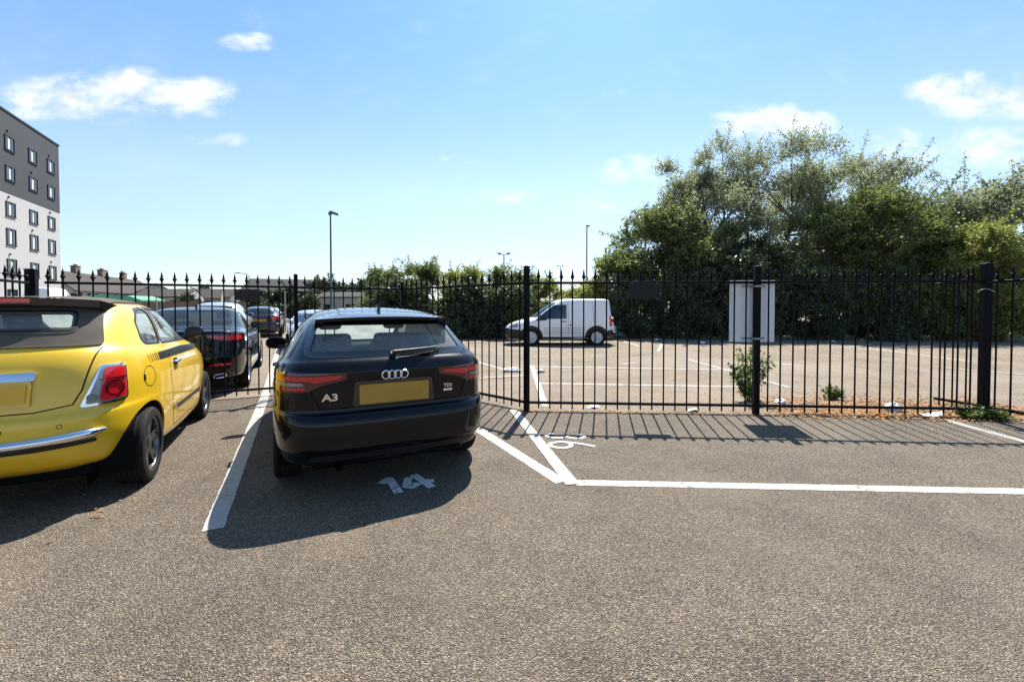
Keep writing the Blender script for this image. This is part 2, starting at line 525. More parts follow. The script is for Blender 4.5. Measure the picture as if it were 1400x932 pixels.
def wheel(parent, x, y, R, W, rim='five', rr=.72, mats=('alloy', 'alloy'), spokes=5):
    """disc with its tyre and rim; outer face towards sign(x)"""
    sg = 1 if x > 0 else -1
    Mx = Matrix(((0, 0, sg, 0), (sg, 0, 0, 0), (0, 1, 0, 0), (0, 0, 0, 1)))   # z -> outward
    ro = R*rr; w = W/2
    d = MB(); d.lathe([(0.001, -.02), (ro*.72, -.02), (ro*.72, 0), (.07, .0), (.07, .02), (.001, .02)], 28, Mx)
    dw = d.build('wheel', M['galv'], parent); dw.location = (x, y, R)
    t = MB()
    prof = [(ro*.97, -w*.80), (ro*1.03, -w*.95), (R*.88, -w), (R*.955, -w*.93), (R*.988, -w*.80)]
    for k in range(-2, 3):
        c = k*w*.33
        prof += [(R, c-w*.13), (R, c+w*.13), (R*.978, c+w*.145), (R*.978, c+w*.185)] if k < 2 else [(R, c-w*.13), (R, c+w*.08)]
    prof += [(R*.988, w*.80), (R*.955, w*.93), (R*.88, w), (ro*1.03, w*.95), (ro*.99, w*.80), (ro*.97, w*.6)]
    t.lathe(prof, 48, Mx); t.build('tyre', M['rubber'], dw, 30)
    r = MB()
    r.lathe([(ro*.97, -w*.8), (ro*.93, -w*.5), (ro*.90, w*.45), (ro*.955, w*.78), (ro*1.01, w*.86), (ro*1.01, w*.80), (ro*.98, w*.7)], 44, Mx)
    r.lathe([(.001, w*.70), (.028, w*.70), (.034, w*.66), (.075, w*.60), (.078, w*.2)], 24, Mx)
    for k in range(spokes):
        for da in ((-.16, .16) if rim == 'double' else (0,)):
            a = 2*PI*k/spokes+PI/2
            w0, w1 = (.022, .014) if rim == 'double' else ((.045, .032) if rim == 'five' else (.05, .075))
            a1 = a+da
            c, s_ = math.cos(a), math.sin(a); c1, s1 = math.cos(a1), math.sin(a1)
            p0 = Vector((c*.05, s_*.05, w*.58)); p1 = Vector((c1*ro*.955, s1*ro*.955, w*.74))
            tan = Vector((-s1, c1, 0))
            V = [p0-tan*w0, p0+tan*w0, p1+tan*w1, p1-tan*w1]
            V = V+[v-Vector((0, 0, .03)) for v in V]
            r.add([Mx @ v for v in V], [(0, 1, 2, 3)[::1], (7, 6, 5, 4), (0, 4, 5, 1), (1, 5, 6, 2), (2, 6, 7, 3), (3, 7, 4, 0)])
    r.build('rim', M[mats[0]], dw, 30)
    return dw

def arch_liner(parent, x, y, z, r, w):
    b = MB(); sg = 1 if x > 0 else -1
    V = []; n = 24
    for i in range(n+1):
        a = -.35+(PI+.7)*i/n
        for xx in (x, x-sg*w): V.append((xx, y+math.cos(a)*r, z+math.sin(a)*r))
    F_ = [(2*i, 2*i+1, 2*i+3, 2*i+2) for i in range(n)]
    b.add(V, F_)
    b.add([(x-sg*w, y-r, .12), (x-sg*w, y+r, .12), (x-sg*w, y+r, z+r), (x-sg*w, y-r, z+r)], [(0, 1, 2, 3)])
    return b.build('arch_liner', M['gap'], parent)

def seat(parent, x, y, z, w=.50, mat='seat_cloth', back=.62, head=True, tilt=.2):
    b = MB()
    b.box((x, y+.22, z+.08), (w, .50, .16), bev=.05)
    R = Matrix.Rotation(tilt, 4, 'X')
    b.box((x, y-.09, z+.12+back/2), (w*.94, .13, back), R, .055)
    if head:
        b.cyl((x-.05, y-.17, z+.12+back-.02), (x-.05, y-.19, z+.12+back+.08), .007, n=6)
        b.cyl((x+.05, y-.17, z+.12+back-.02), (x+.05, y-.19, z+.12+back+.08), .007, n=6)
        b.box((x, y-.19, z+.12+back+.13), (.25, .10, .18), R, .045)
    return b.build('seat', M[mat], parent, 50)

def dashboard(parent, y, z, w):
    b = MB(); b.box((0, y, z-.1), (w, .45, .22), bev=.06); o = b.build('dashboard', M['seat_cloth'], parent, 50)
    b = MB(); Rm = Matrix.Translation((.36, y-.32, z-.05)) @ Matrix.Rotation(-1.15, 4, 'X')
    pr = [(.18+.016*math.cos(a), .016*math.sin(a)) for a in np.linspace(0, 2*PI, 9)[:-1]]
    b.lathe(pr, 28, Rm, closed=True)
    b.box((.36, y-.32, z-.05), (.32, .03, .05), Matrix.Rotation(-1.15, 4, 'X'), .01)
    b.build('steering_wheel', M['trim'], parent, 50)

def mirror_part(parent, shell_hit, s, mat, size=(.22, .12, .15), glassm='chrome', out=.13, dz=0.0):
    """door mirror: shell on a foot, glass facing back"""
    base = shell_hit
    b = MB(); sx, sy, sz = size
    c = base+Vector((s*(out+.02), .0, .055+dz))
    bm = bmesh.new(); bmesh.ops.create_uvsphere(bm, u_segments=24, v_segments=14, radius=1.0)
    for v in bm.verts:
        x, y, z = v.co
        k = lambda t: math.copysign(abs(t)**.8, t)
        v.co = Vector((k(x)*sx/2, (y*sy/2 if y > 0 else y*sy*.12)+sy*.05, k(z)*sz/2))
    bmesh.ops.translate(bm, vec=c, verts=bm.verts)
    b.bm(bm)
    o = b.build('mirror', M[mat], parent, 60)
    f = MB(); f.tube([base+Vector((-s*.03, 0, -.03)), base+Vector((s*.03, 0, -.02)), c+Vector((-s*.02, 0, -sz*.30))], [.035, .028, .03], 10)
    f.build('mirror_foot', M['trim'], o, 60)
    g = MB(); poly = [(math.copysign(abs(math.cos(a))**.75, math.cos(a))*sx*.43, math.copysign(abs(math.sin(a))**.75, math.sin(a))*sz*.41) for a in np.linspace(0, 2*PI, 33)[:-1]]
    Mx = Matrix(((1, 0, 0, c.x), (0, 0, 1, c.y-sy*.085), (0, 1, 0, c.z), (0, 0, 0, 1)))
    g.prism(poly, -.006, .012, Mx); g.build('mirror_glass', M[glassm], o)
    return o

def flat_mesh(sh, fr, u, v, V, Fc, name, mat, parent, off=.0, tilt=True):
    """lay a flat ready-made mesh (letters, plates) on the shell at one spot, facing out"""
    l, n = sh.hit(fr, u, v)
    U, W, D, P = sh.axes(fr)
    x = (U-n*U.dot(n)).normalized(); y = n.cross(x)
    Mx = Matrix((x, y, n)).transposed().to_4x4(); Mx.translation = l+n*off
    return mesh_obj(name, [Mx @ Vector(p) for p in V], Fc, M[mat], parent)

def plate(sh, fr, u, v, w, h, parent, mat='plate_yellow', off=.004, fleck=True):
    b = MB(); b.prism(rpoly([(-w/2, -h/2), (w/2, -h/2), (w/2, h/2), (-w/2, h/2)], .012), 0, .008)
    return flat_mesh(sh, fr, u, v, b.v, b.f, 'number_plate', mat, parent, off)

def wiper(sh, fr, p0, p1, parent, h=.03):
    """rear wiper: hub, arm and blade"""
    def P(u, v, o): l, n = sh.hit(fr, u, v); return l+n*o
    b = MB()
    (u0, v0), (u1, v1) = p0, p1
    l, n = sh.hit(fr, u0, v0)
    b.cyl(l-n*.01, l+n*.04, .030, .022, 16)
    pts = [P(u0+(u1-u0)*t, v0+(v1-v0)*t, .042-.012*t) for t in np.linspace(0, .92, 12)]
    b.tube(pts, [.020-.013*i/11 for i in range(12)], 8)
    o = b.build('rear_wiper', M['trim'], parent, 50)
    k = MB()
    pts = [P(u0+(u1-u0)*t, v0+(v1-v0)*t-.012, .016) for t in np.linspace(.12, 1, 14)]
    k.tube(pts, .007, 6); k.build('wiper_blade', M['rubber'], o, 50)
    return o

def aerial(sh, y, parent, mat='gloss_black'):
    l, n = sh.hit('top', 0, y)
    b = MB()
    prof = [(-.09, 0), (.07, 0), (.03, .022), (-.03, .05), (-.075, .062), (-.085, .05)]
    Mx = Matrix(((0, 0, 1, l.x), (1, 0, 0, l.y), (0, 1, 0, l.z-.004), (0, 0, 0, 1)))
    b.prism(prof, -.014, .014, Mx)
    return b.build('aerial', M[mat], parent, 50)

def door_handle(sh, u, v, s, parent, mat, w=.19):
    fr = mframe(RIGHT, s)
    l, n = sh.hit(fr, s*u, v)
    b = MB()
    pts = [sh.hit(fr, s*(u+d), v)[0]+sh.hit(fr, s*(u+d), v)[1]*h for d, h in ((-w/2, -.004), (-w/2+.02, .028), (0, .034), (w/2-.02, .028), (w/2, -.004))]
    b.tube(pts, [.012, .014, .014, .014, .012], 8)
    return b.build('door_handle', M[mat], parent, 60)

def handle_cup(sh, u, v, s, parent):
    fr = mframe(RIGHT, s)
    return sh.patch(fr, mpoly(rpoly([(u-.08, v-.035), (u+.08, v-.035), (u+.08, v+.03), (u-.08, v+.03)], .03), s), 'handle_recess', M['gap'], parent, .0015, 0)
# ============================================================ the vehicles
HATCH = [
 LV((-1.98, .25), (.78, .19), (1.95, .20)),
 LV((-2.045, .285), (.85, .235), (2.05, .24)),
 LV((-2.075, .355), (.872, .34), (2.09, .34)),
 LV((-2.105, .380), (.879, .40), (2.11, .40)),
 LV((-2.12, .52), (.889, .51), (2.12, .54)),
 LV((-2.116, .585), (.891, .58), (2.11, .60)),
 LV((-2.088, .645), (.891, .66), (2.10, .66)),
 LV((-2.050, .668), (.889, .68), (2.09, .70)),
 LV((-2.045, .80), (.886, .78), (2.02, .76)),
 LV((-2.050, .955), (.878, .89), (1.78, .86)),
 LV((-2.036, .985), (.872, .91), (1.68, .885)),
 LV((-2.000, 1.035), (.855, .955), (1.35, .94), p=(6.5, 5)),
 LV((-1.965, 1.06), (.83, .985), (1.02, .985), p=(6, 3.4), b=(.05, .05)),
 LV((-1.82, 1.20), (.735, 1.16), (.62, 1.17), p=(5, 3.2), b=(.05, .05)),
 LV((-1.67, 1.335), (.64, 1.31), (.30, 1.32), p=(4.5, 3.2), b=(.05, .05)),
 LV((-1.60, 1.375), (.585, 1.365), (.14, 1.375), p=(4.2, 3.2), b=(.05, .05)),
 LV((-1.35, 1.420), (.50, 1.415), (.0, 1.41), p=(3.6, 3), b=(.04, .04)),
 LV((-1.0, 1.452), (.28, 1.450), (-.25, 1.44), p=(3, 3), b=(.02, .02)),
 LV((-.70, 1.462), (.01, 1.462), (-.68, 1.462), p=(2, 2), b=(0, 0)),
]

def roof_spoiler(sh, parent, mat, hw, y0, yt, zt, yb, bow, name='spoiler', th=.02):
    """lip that carries the roof line back over the rear window"""
    n = 24; V = []; Fc = []
    for i in range(n+1):
        u = -1+2*i/n; x = hw*u; e = bow*u*u
        a = sh.hit('top', x, y0+e*.5); c = sh.hit('top', x, yb+e)
        dz = -.02*u*u
        V += [a[0]+Vector((0, 0, .002)), Vector((x, (y0+yt)/2+e*.8, (a[0].z*.55+zt*.45)+.010+dz*.7)), Vector((x, yt+e, zt+dz)), Vector((x, yt+e+.006, zt-th+dz)), Vector((x, (yt+yb)/2+e, zt-th*1.3+dz)), c[0]+Vector((0, 0, -.01))]
    for i in range(n):
        for j in range(5): Fc.append((i*6+j, i*6+6+j, i*6+7+j, i*6+1+j))
    Fc += [tuple(range(6)), tuple(range(n*6+5, n*6-1, -1))]
    o = mesh_obj(name, V, Fc, M[mat], parent, 40)
    bm = bmesh.new(); bm.from_mesh(o.data); bmesh.ops.recalc_face_normals(bm, faces=bm.faces); bm.to_mesh(o.data); bm.free()
    return o

def rings(sh, u, v, parent, r=.031, sp=.047):
    b = MB()
    for k in range(4):
        pts = [((k-1.5)*sp+r*math.cos(a), r*math.sin(a), .006+.003*(k % 2)) for a in np.linspace(0, 2*PI, 33)[:-1]]
        b.tube(pts, .0052, 8, closed=True)
    return flat_mesh(sh, REAR, u, v, b.v, b.f, 'badge', 'chrome', parent, .002)

def letters(sh, txt, u, v, size, parent, fr=REAR, mat='chrome', bold=.0, sx=1.0, name='lettering'):
    V, Fc = text_mesh(txt, size, .004, bold)
    V = [Vector((p.x*sx, p.y, p.z)) for p in V]
    return flat_mesh(sh, fr, u, v, V, Fc, name, mat, parent, .004)

def black_hatchback():
    t = thing('parked_car', 'glossy black three-door hatchback parked tail-out in bay 14 beside the yellow car', 'car')
    sh = Shell(HATCH, 34, 4, (1.006, 1, 1))
    rw = rpoly([(-.64, 1.085), (.64, 1.085), (.555, 1.328), (-.555, 1.328)], .05)
    ws = rpoly([(-.66, 1.015), (.66, 1.015), (.56, 1.325), (-.56, 1.325)], .05)
    dw = rpoly([(.78, 1.005), (.66, 1.075), (.12, 1.315), (-.42, 1.335), (-.47, 1.01)][::-1], .03)
    qw = rpoly([(-.53, 1.01), (-.49, 1.333), (-.95, 1.305), (-1.30, 1.125), (-1.22, 1.045)][::-1], .035)
    cuts = [(REAR, rw, -5, -1.2), (FRONT, ws, -5, .4)]
    for s in (1, -1):
        for p in (dw, qw): cuts.append((mframe(RIGHT, s), mpoly(p, s), -4, -.3))
    R = .318; axles = (-1.32, 1.28)
    arches = [(y, R, .36, *sorted((s*.58, s*1.3))) for y in axles for s in (1, -1)]
    sh.body('body', M['black_paint'], t, cuts, arches)
    sh.patch(REAR, rw, 'rear_window', M['glass_clear'], t, -.006, 0, .04)
    sh.strip(REAR, rw, .045, 'window_surround', M['gloss_black'], t, .0025, .003, True, inner=False)
    sh.patch(FRONT, ws, 'windscreen', M['glass_bright'], t, -.006, 0, .05)
    for s in (1, -1):
        for p in (dw, qw):
            g = sh.patch(mframe(RIGHT, s), mpoly(p, s), 'side_window', M['glass_tint'], t, -.005, 0, .05)
            sh.strip(mframe(RIGHT, s), mpoly(p, s), .022, 'window_seal', M['trim'], g, .002, .003, True)
        for y in axles:
            arch_liner(t, s*.84, y, R, .362, .26); wheel(t, s*.775, y, R, .205, 'five', .70, ('alloy', 'alloy'), 5)
        # tail lamp wraps round the corner
        fr = mframe((35, .6, -2.0), s)
        tl = rpoly([(-.225, .952), (-.215, .905), (-.06, .868), (.02, .825), (.375, .815), (.35, .962), (.1, .968)], [.01, .01, .03, .03, .02, .02, .03])
        L = sh.patch(fr, mpoly(tl, s), 'tail_light', M['dark_red_lens'], t, .007, .012, .025)
        q = rpoly([(-.19, .938), (-.185, .920), (-.02, .890), (.02, .905), (.36, .91), (.35, .935), (.1, .938)], .008)
        sh.patch(fr, mpoly(q, s), 'upper_lamp', M['mid_red_lens'], L, .0085, 0, .025)
        q = rpoly([(.045, .838), (.372, .828), (.370, .852), (.04, .858)], .005)
        sh.patch(fr, mpoly(q, s), 'lower_lamp', M['red_lens'], L, .009, 0, .025)
        q = rpoly([(.05, .868), (.37, .862), (.366, .892), (.055, .892)], .005)
        sh.patch(fr, mpoly(q, s), 'reversing_lamp', M['clear_lens'], L, .009, 0, .025)
        sh.strip(mframe(RIGHT, s), [(s*a, b) for a, b in [(.80, .36), (.84, .60), (.80, .95)]], .006, 'door_gap', M['gap'], t, .001, 0)
        sh.strip(mframe(RIGHT, s), [(s*a, b) for a, b in [(-.50, 1.0), (-.56, .6), (-.50, .36), (.80, .33)]], .006, 'door_gap', M['gap'], t, .001, 0)
        door_handle(sh, -.38, .86, s, t, 'black_paint')
        mirror_part(t, sh.hit(mframe(RIGHT, s), s*.68, .99)[0], s, 'black_paint', (.24, .17, .15), 'gap', .23, -.035)
    # tailgate shut lines and trim
    sh.strip(REAR, [(-.60, 1.06), (-.685, 1.0), (-.62, .86), (-.545, .69), (.545, .69), (.62, .86), (.685, 1.0), (.60, 1.06)], .007, 'tailgate_gap', M['gap'], t, .0012, 0)
    lo = rpoly([(-.66, .262), (.66, .262), (.60, .345), (-.60, .345)], .03)
    sh.patch(REAR, lo, 'rear_skirt', M['trim'], t, .004, .006, .05)
    roof_spoiler(sh, t, 'black_paint', .565, -1.40, -1.80, 1.378, -1.655, .075, th=.026)
    pr = MB(); pr.prism(rpoly([(-.32, -.095), (.32, -.095), (.30, .095), (-.30, .095)], .02), 0, .003)
    flat_mesh(sh, REAR, 0, .79, pr.v, pr.f, 'plate_recess', 'gloss_black', t, .002)
    plate(sh, REAR, 0.0, .785, .54, .150, t, off=.008)
    rings(sh, 0.0, .925, t)
    letters(sh, 'A3', -.475, .775, .072, t, bold=.0022, sx=1.35)
    letters(sh, 'TDI', .44, .80, .040, t, bold=.0012, sx=1.15)
    b = MB(); b.prism(rpoly([(-.04, -.009), (.04, -.009), (.04, .009), (-.04, .009)], .004), 0, .004)
    flat_mesh(sh, REAR, .44, .765, b.v, b.f, 'badge_bar', 'chrome', t, .002)
    wiper(sh, REAR, (0, 1.062), (.40, 1.10), t)
    aerial(sh, -1.22, t)
    b = MB(); b.tube([(-.42, -1.7, .25), (-.42, -2.03, .255), (-.42, -2.06, .245)], .028, 14, cap=False); b.build('exhaust_pipe', M['alloy_dark'], t, 60)
    u = MB(); u.box((0, 0, .26), (1.2, 3.9, .10), bev=.03); u.box((0, -1.32, .33), (1.45, .10, .08), bev=.03); u.box((0, 1.28, .33), (1.45, .10, .08), bev=.03)
    u.box((.3, -1.9, .30), (.55, .25, .14), bev=.05)
    u.build('underbody', M['gap'], t)
    f = MB(); f.box((0, -.1, .42), (1.35, 3.1, .04)); f.box((0, -1.55, .62), (1.05, .5, .35), bev=.03); f.build('cabin_floor', M['seat_cloth'], t)
    for x in (-.36, .36): seat(t, x, .02, .42, tilt=.28)
    b = MB(); b.box((0, -.80, .52), (1.2, .5, .16), bev=.05); b.box((0, -1.10, .80), (1.22, .14, .55), Matrix.Rotation(.3, 4, 'X'), .05)
    for x in (-.38, .38): b.box((x, -1.22, 1.13), (.26, .09, .14), Matrix.Rotation(.2, 4, 'X'), .04)
    b.build('rear_bench', M['seat_cloth'], t, 50)
    dashboard(t, .85, .96, 1.35)
    b = MB(); b.box((0, .42, 1.27), (.23, .03, .06), bev=.012); b.build('interior_mirror', M['trim'], t)
    return t

CITY = [
 LV((-1.62, .285), (.72, .19), (1.6, .2), p=(4.6, 4), b=(.07, .1)),
 LV((-1.70, .335), (.775, .235), (1.7, .26), p=(4.6, 4), b=(.07, .1)),
 LV((-1.755, .43), (.80, .40), (1.76, .42), p=(4.6, 4), b=(.07, .1)),
 LV((-1.775, .53), (.812, .55), (1.775, .55), p=(4.6, 4), b=(.07, .1)),
 LV((-1.765, .66), (.816, .67), (1.76, .66), p=(4.6, 4), b=(.07, .1)),
 LV((-1.735, .70), (.815, .72), (1.74, .70), p=(4.6, 4), b=(.07, .1)),
 LV((-1.712, .85), (.810, .84), (1.66, .80), p=(4.6, 4), b=(.07, .1)),
 LV((-1.670, 1.0), (.793, .95), (1.45, .92), p=(4.6, 3.6), b=(.07, .1)),
 LV((-1.61, 1.10), (.765, 1.04), (1.15, 1.0), p=(4.6, 3.4), b=(.06, .08)),
 LV((-1.565, 1.15), (.735, 1.085), (.95, 1.06), p=(4.4, 3.2), b=(.06, .05)),
 LV((-1.46, 1.29), (.675, 1.25), (.6, 1.25), p=(4.2, 3.0), b=(.06, .05)),
 LV((-1.33, 1.415), (.600, 1.385), (.34, 1.38), p=(4, 3), b=(.05, .05)),
 LV((-1.20, 1.47), (.515, 1.445), (.18, 1.44), p=(3.6, 3), b=(.05, .05)),
 LV((-.95, 1.497), (.38, 1.480), (.02, 1.475), p=(3, 3), b=(.03, .03)),
 LV((-.5, 1.51), (.2, 1.505), (-.15, 1.50), p=(3, 3), b=(0, 0)),
 LV((-.32, 1.515), (.01, 1.515), (-.30, 1.515), p=(2, 2), b=(0, 0)),
]

def yellow_convertible():
    t = thing('parked_car', 'bright yellow small convertible with a dark canvas roof and chrome bumper strip', 'car')
    sh = Shell(CITY, 34, 4, (1.02, 1.02, 1.02))
    rw = rpoly([(-.42, 1.275), (.42, 1.275), (.395, 1.415), (-.395, 1.415)], .045)
    ws = rpoly([(-.60, 1.10), (.60, 1.10), (.50, 1.40), (-.50, 1.40)], .06)
    dw = rpoly([(.80, 1.085), (.60, 1.20), (.14, 1.425), (-.50, 1.455), (-.66, 1.12)][::-1], .03)
    qw = rpoly([(-.695, 1.125), (-.545, 1.452), (-.83, 1.435), (-1.02, 1.33), (-1.08, 1.18), (-1.05, 1.14)][::-1], .04)
    cuts = [(REAR, rw, -5, -.9), (FRONT, ws, -5, .4)]
    for s in (1, -1):
        for p in (dw, qw): cuts.append((mframe(RIGHT, s), mpoly(p, s), -4, -.3))
    R = .305; axles = (-1.20, 1.13)
    arches = [(y, R+.01, .352, *sorted((s*.52, s*1.3))) for y in axles for s in (1, -1)]
    sh.body('body', M['yellow_paint'], t, cuts, arches)
    # canvas: back panel with a hole for the window, and the roof sheet
    cv = rpoly([(-.575, 1.165), (.575, 1.165), (.50, 1.465), (-.50, 1.465)], .03)
    bm = sh.grid2d(cv, .03)
    # keep the canvas off the window
    kill = [f for f in bm.faces if abs(f.calc_center_median().x) < .425 and 1.27 < f.calc_center_median().y < 1.42]
    bmesh.ops.delete(bm, geom=kill, context='FACES')
    sh.lay(bm, REAR, 'canvas_back', M['canvas'], t, .012, .014)
    sh.strip(REAR, rw, .040, 'window_hem', M['canvas'], t, .017, .010, True)
    sh.strip(REAR, rw, .014, 'window_rubber', M['trim'], t, .019, .016, True)
    sh.patch('top', rpoly([(-.49, -1.20), (.49, -1.20), (.47, .15), (-.47, .15)], .05), 'canvas_roof', M['canvas'], t, .016, .02, .06)
    g = sh.patch(REAR, rw, 'rear_window', M['glass_clear'], t, .004, 0, .04)
    sh.patch(FRONT, ws, 'windscreen', M['glass_bright'], t, -.006, 0, .05)
    for s in (1, -1):
        for p in (dw, qw):
            g = sh.patch(mframe(RIGHT, s), mpoly(p, s), 'side_window', M['glass'], t, -.005, 0, .05)
            sh.strip(mframe(RIGHT, s), mpoly(p, s), .020, 'window_seal', M['trim'], g, .002, .003, True)
        for y in axles:
            arch_liner(t, s*.76, y, R+.01, .356, .26); wheel(t, s*.715, y, R, .20, 'double', .72, ('alloy_mid', 'alloy'), 5)
        fr = mframe((30, .55, -1.62), s)
        sh.patch(fr, mpoly(rpoly([(-.075, .735), (.222, .742), (.218, 1.025), (.055, 1.025)], [.03, .05, .04, .03]), s), 'lamp_bezel', M['chrome'], t, .010, .014, .02)
        L = sh.patch(fr, mpoly(rpoly([(-.048, .752), (.206, .759), (.202, 1.010), (.068, 1.010)], [.03, .045, .035, .025]), s), 'tail_light', M['clear_lens'], t, .018, .012, .02)
        sh.patch(fr, mpoly(rpoly([(.030, .768), (.200, .772), (.196, 1.003), (.076, 1.003)], .03), s), 'red_lamp', M['red_lens'], L, .022, .006, .02)
        sh.patch(fr, mpoly([(-.004+.030*math.cos(a), .795+.030*math.sin(a)) for a in np.linspace(0, 2*PI, 21)[:-1]], s), 'reversing_lamp', M['alloy_mid'], L, .022, .006, .02)
        sh.strip(fr, mpoly([(.122+.052*math.cos(a), .845+.052*math.sin(a)) for a in np.linspace(0, 2*PI, 31)[:-1]], s), .012, 'lamp_ring', M['dark_red_lens'], L, .029, .004, True, .02)
        sh.strip(fr, mpoly([(.040, .918), (.196, .922)], s), .010, 'lamp_divider', M['dark_red_lens'], L, .029, .004)
        rt = mframe(RIGHT, s)
        mp = lambda pts: [(s*a, b) for a, b in pts]
        sh.strip(rt, mp([(-.66, 1.11), (-.68, .8), (-.62, .50), (-.52, .30)]), .007, 'door_gap', M['gap'], t, .001, 0)
        sh.strip(rt, mp([(.74, 1.08), (.76, .7), (.70, .40), (.66, .30)]), .007, 'door_gap', M['gap'], t, .001, 0)
        sh.strip(rt, mp([(-.52, .30), (.66, .30)]), .006, 'sill_gap', M['gap'], t, .001, 0)
        # black stripe with bar code tail
        sh.patch(rt, mpoly(rpoly([(-.93, .985), (.72, .965), (.72, 1.015), (-.1, 1.055), (-.93, 1.052)], .005), s), 'side_stripe', M['satin_black'], t, .001, 0, .04)
        for k, w in enumerate((.022, .016, .012, .010, .008)):
            a = -.968-k*.042
            sh.patch(rt, mpoly([(a-w/2+.012, .986), (a+w/2+.012, .986), (a+w/2-.008, 1.052), (a-w/2-.008, 1.052)], s), 'stripe_bar', M['satin_black'], t, .001, 0, .04)
        sh.patch(rt, mpoly(rpoly([(-.45, .455), (.66, .445), (.66, .485), (-.45, .492)], .01), s), 'side_moulding', M['satin_black'], t, .006, .008, .05)
        b = MB()
        for k in range(5): b.box((-.05+k*.025, 0, 0), (.016, .03, .006), Matrix.Rotation(-.2, 4, 'Z'))
        flat_mesh(sh, rt, s*-.52, .51, b.v, b.f, 'script_badge', 'chrome', t, .008)
        handle_cup(sh, -.48, .925, s, t); door_handle(sh, -.48, .925, s, t, 'chrome', .17)
        mirror_part(t, sh.hit(rt, s*.62, 1.10)[0], s, 'gloss_black', (.20, .15, .145), 'gloss_black')
    cap = [(-1.17+.095*math.cos(a), .875+.085*math.sin(a)) for a in np.linspace(0, 2*PI, 41)[:-1]]
    sh.strip(RIGHT, cap, .006, 'fuel_flap_gap', M['gap'], t, .001, 0, True, .02)
    fl = MB(); fl.box((0, 0, 0), (.025, .05, .008), bev=.003); flat_mesh(sh, RIGHT, -1.255, .875, fl.v, fl.f, 'flap_catch', 'gap', t, .001)
    # tailgate
    sh.strip(REAR, [(-.575, 1.155), (-.56, 1.10), (-.52, .86), (-.48, .765), (-.30, .735), (.30, .735), (.48, .765), (.52, .86), (.56, 1.10), (.575, 1.155)], .008, 'tailgate_gap', M['gap'], t, .0012, 0)
    sh.patch(REAR, rpoly([(-.30, .945), (.30, .945), (.30, 1.0), (-.30, 1.0)], .02), 'tailgate_handle', M['chrome'], t, .030, .034, .02)
    pr = MB(); pr.prism(rpoly([(-.285, -.085), (.285, -.085), (.285, .085), (-.285, .085)], .015), 0, .004)
    flat_mesh(sh, REAR, 0, .865, pr.v, pr.f, 'plate_holder', 'yellow_paint', t, .004)
    plate(sh, REAR, 0, .865, .53, .125, t, 'plate_orange', off=.010)
    b = MB(); b.lathe([(.001, .012), (.034, .012), (.042, .006), (.042, 0)], 28); flat_mesh(sh, REAR, 0, 1.09, b.v, b.f, 'badge', 'chrome', t, .002)
    pts = []
    for x in np.linspace(-.63, .63, 41):
        l, n = sh.hit(REAR, float(x), .53+.030*(x/.6)**2); pts.append(l+n*.012)
    b = MB(); b.tube(pts, [.036*min(1, .35+.65*min(i, 40-i)/2.5) for i in range(41)], 14); b.build('bumper_strip', M['chrome'], t, 60)
    sh.strip(REAR, [(-.59, .502), (-.3, .488), (0, .486), (.3, .488), (.59, .502)], .024, 'strip_underside', M['trim'], t, .014, .016, False, .02)
    for x in (-.43, -.15, .15, .43):
        b = MB(); b.lathe([(.001, .004), (.010, .004), (.013, 0)], 16); flat_mesh(sh, REAR, x, .63, b.v, b.f, 'parking_sensor', 'yellow_paint', t, .001)
        b = MB(); b.lathe([(.013, .002), (.0155, .002), (.0155, 0)], 16); flat_mesh(sh, REAR, x, .63, b.v, b.f, 'sensor_ring', 'gap', t, .001)
    sp = roof_spoiler(sh, t, 'gloss_black', .525, -1.02, -1.45, 1.530, -1.31, .10, th=.055)
    b = MB()
    V = []; n = 12
    for i in range(n+1):
        u = -1+2*i/n; x = .17*u; e = .10*(x/.52)**2
        for z in (1.519, 1.488): V.append((x, -1.4525+e, z)); V.append((x, -1.44+e, z))
    Fc = []
    for i in range(n): Fc += [(i*4, i*4+2, i*4+6, i*4+4)]
    mesh_obj('brake_light', V, [f[::-1] for f in Fc], M['red_lens'], sp)
    aerial(sh, -.2, t)
    u = MB(); u.box((0, 0, .26), (1.1, 3.2, .10), bev=.03); u.box((0, -1.2, .32), (1.35, .10, .08), bev=.03); u.box((0, 1.13, .32), (1.35, .10, .08), bev=.03)
    u.box((-.2, -1.5, .30), (.5, .2, .14), bev=.05); u.build('underbody', M['gap'], t)
    f = MB(); f.box((0, -.1, .42), (1.25, 2.6, .04)); f.build('cabin_floor', M['seat_cloth'], t)
    for x in (-.33, .33): seat(t, x, -.12, .48, .47, 'seat_cloth', .60, True, .25)
    b = MB(); b.box((0, -.80, .60), (1.05, .4, .16), bev=.05); b.box((0, -1.02, .88), (1.05, .13, .48), Matrix.Rotation(.25, 4, 'X'), .05)
    for x in (-.30, .30): b.box((x, -1.10, 1.19), (.22, .10, .20), Matrix.Rotation(.2, 4, 'X'), .05)
    b.build('rear_bench', M['seat_pale'], t, 50)
    dashboard(t, .70, 1.04, 1.2)
    return t

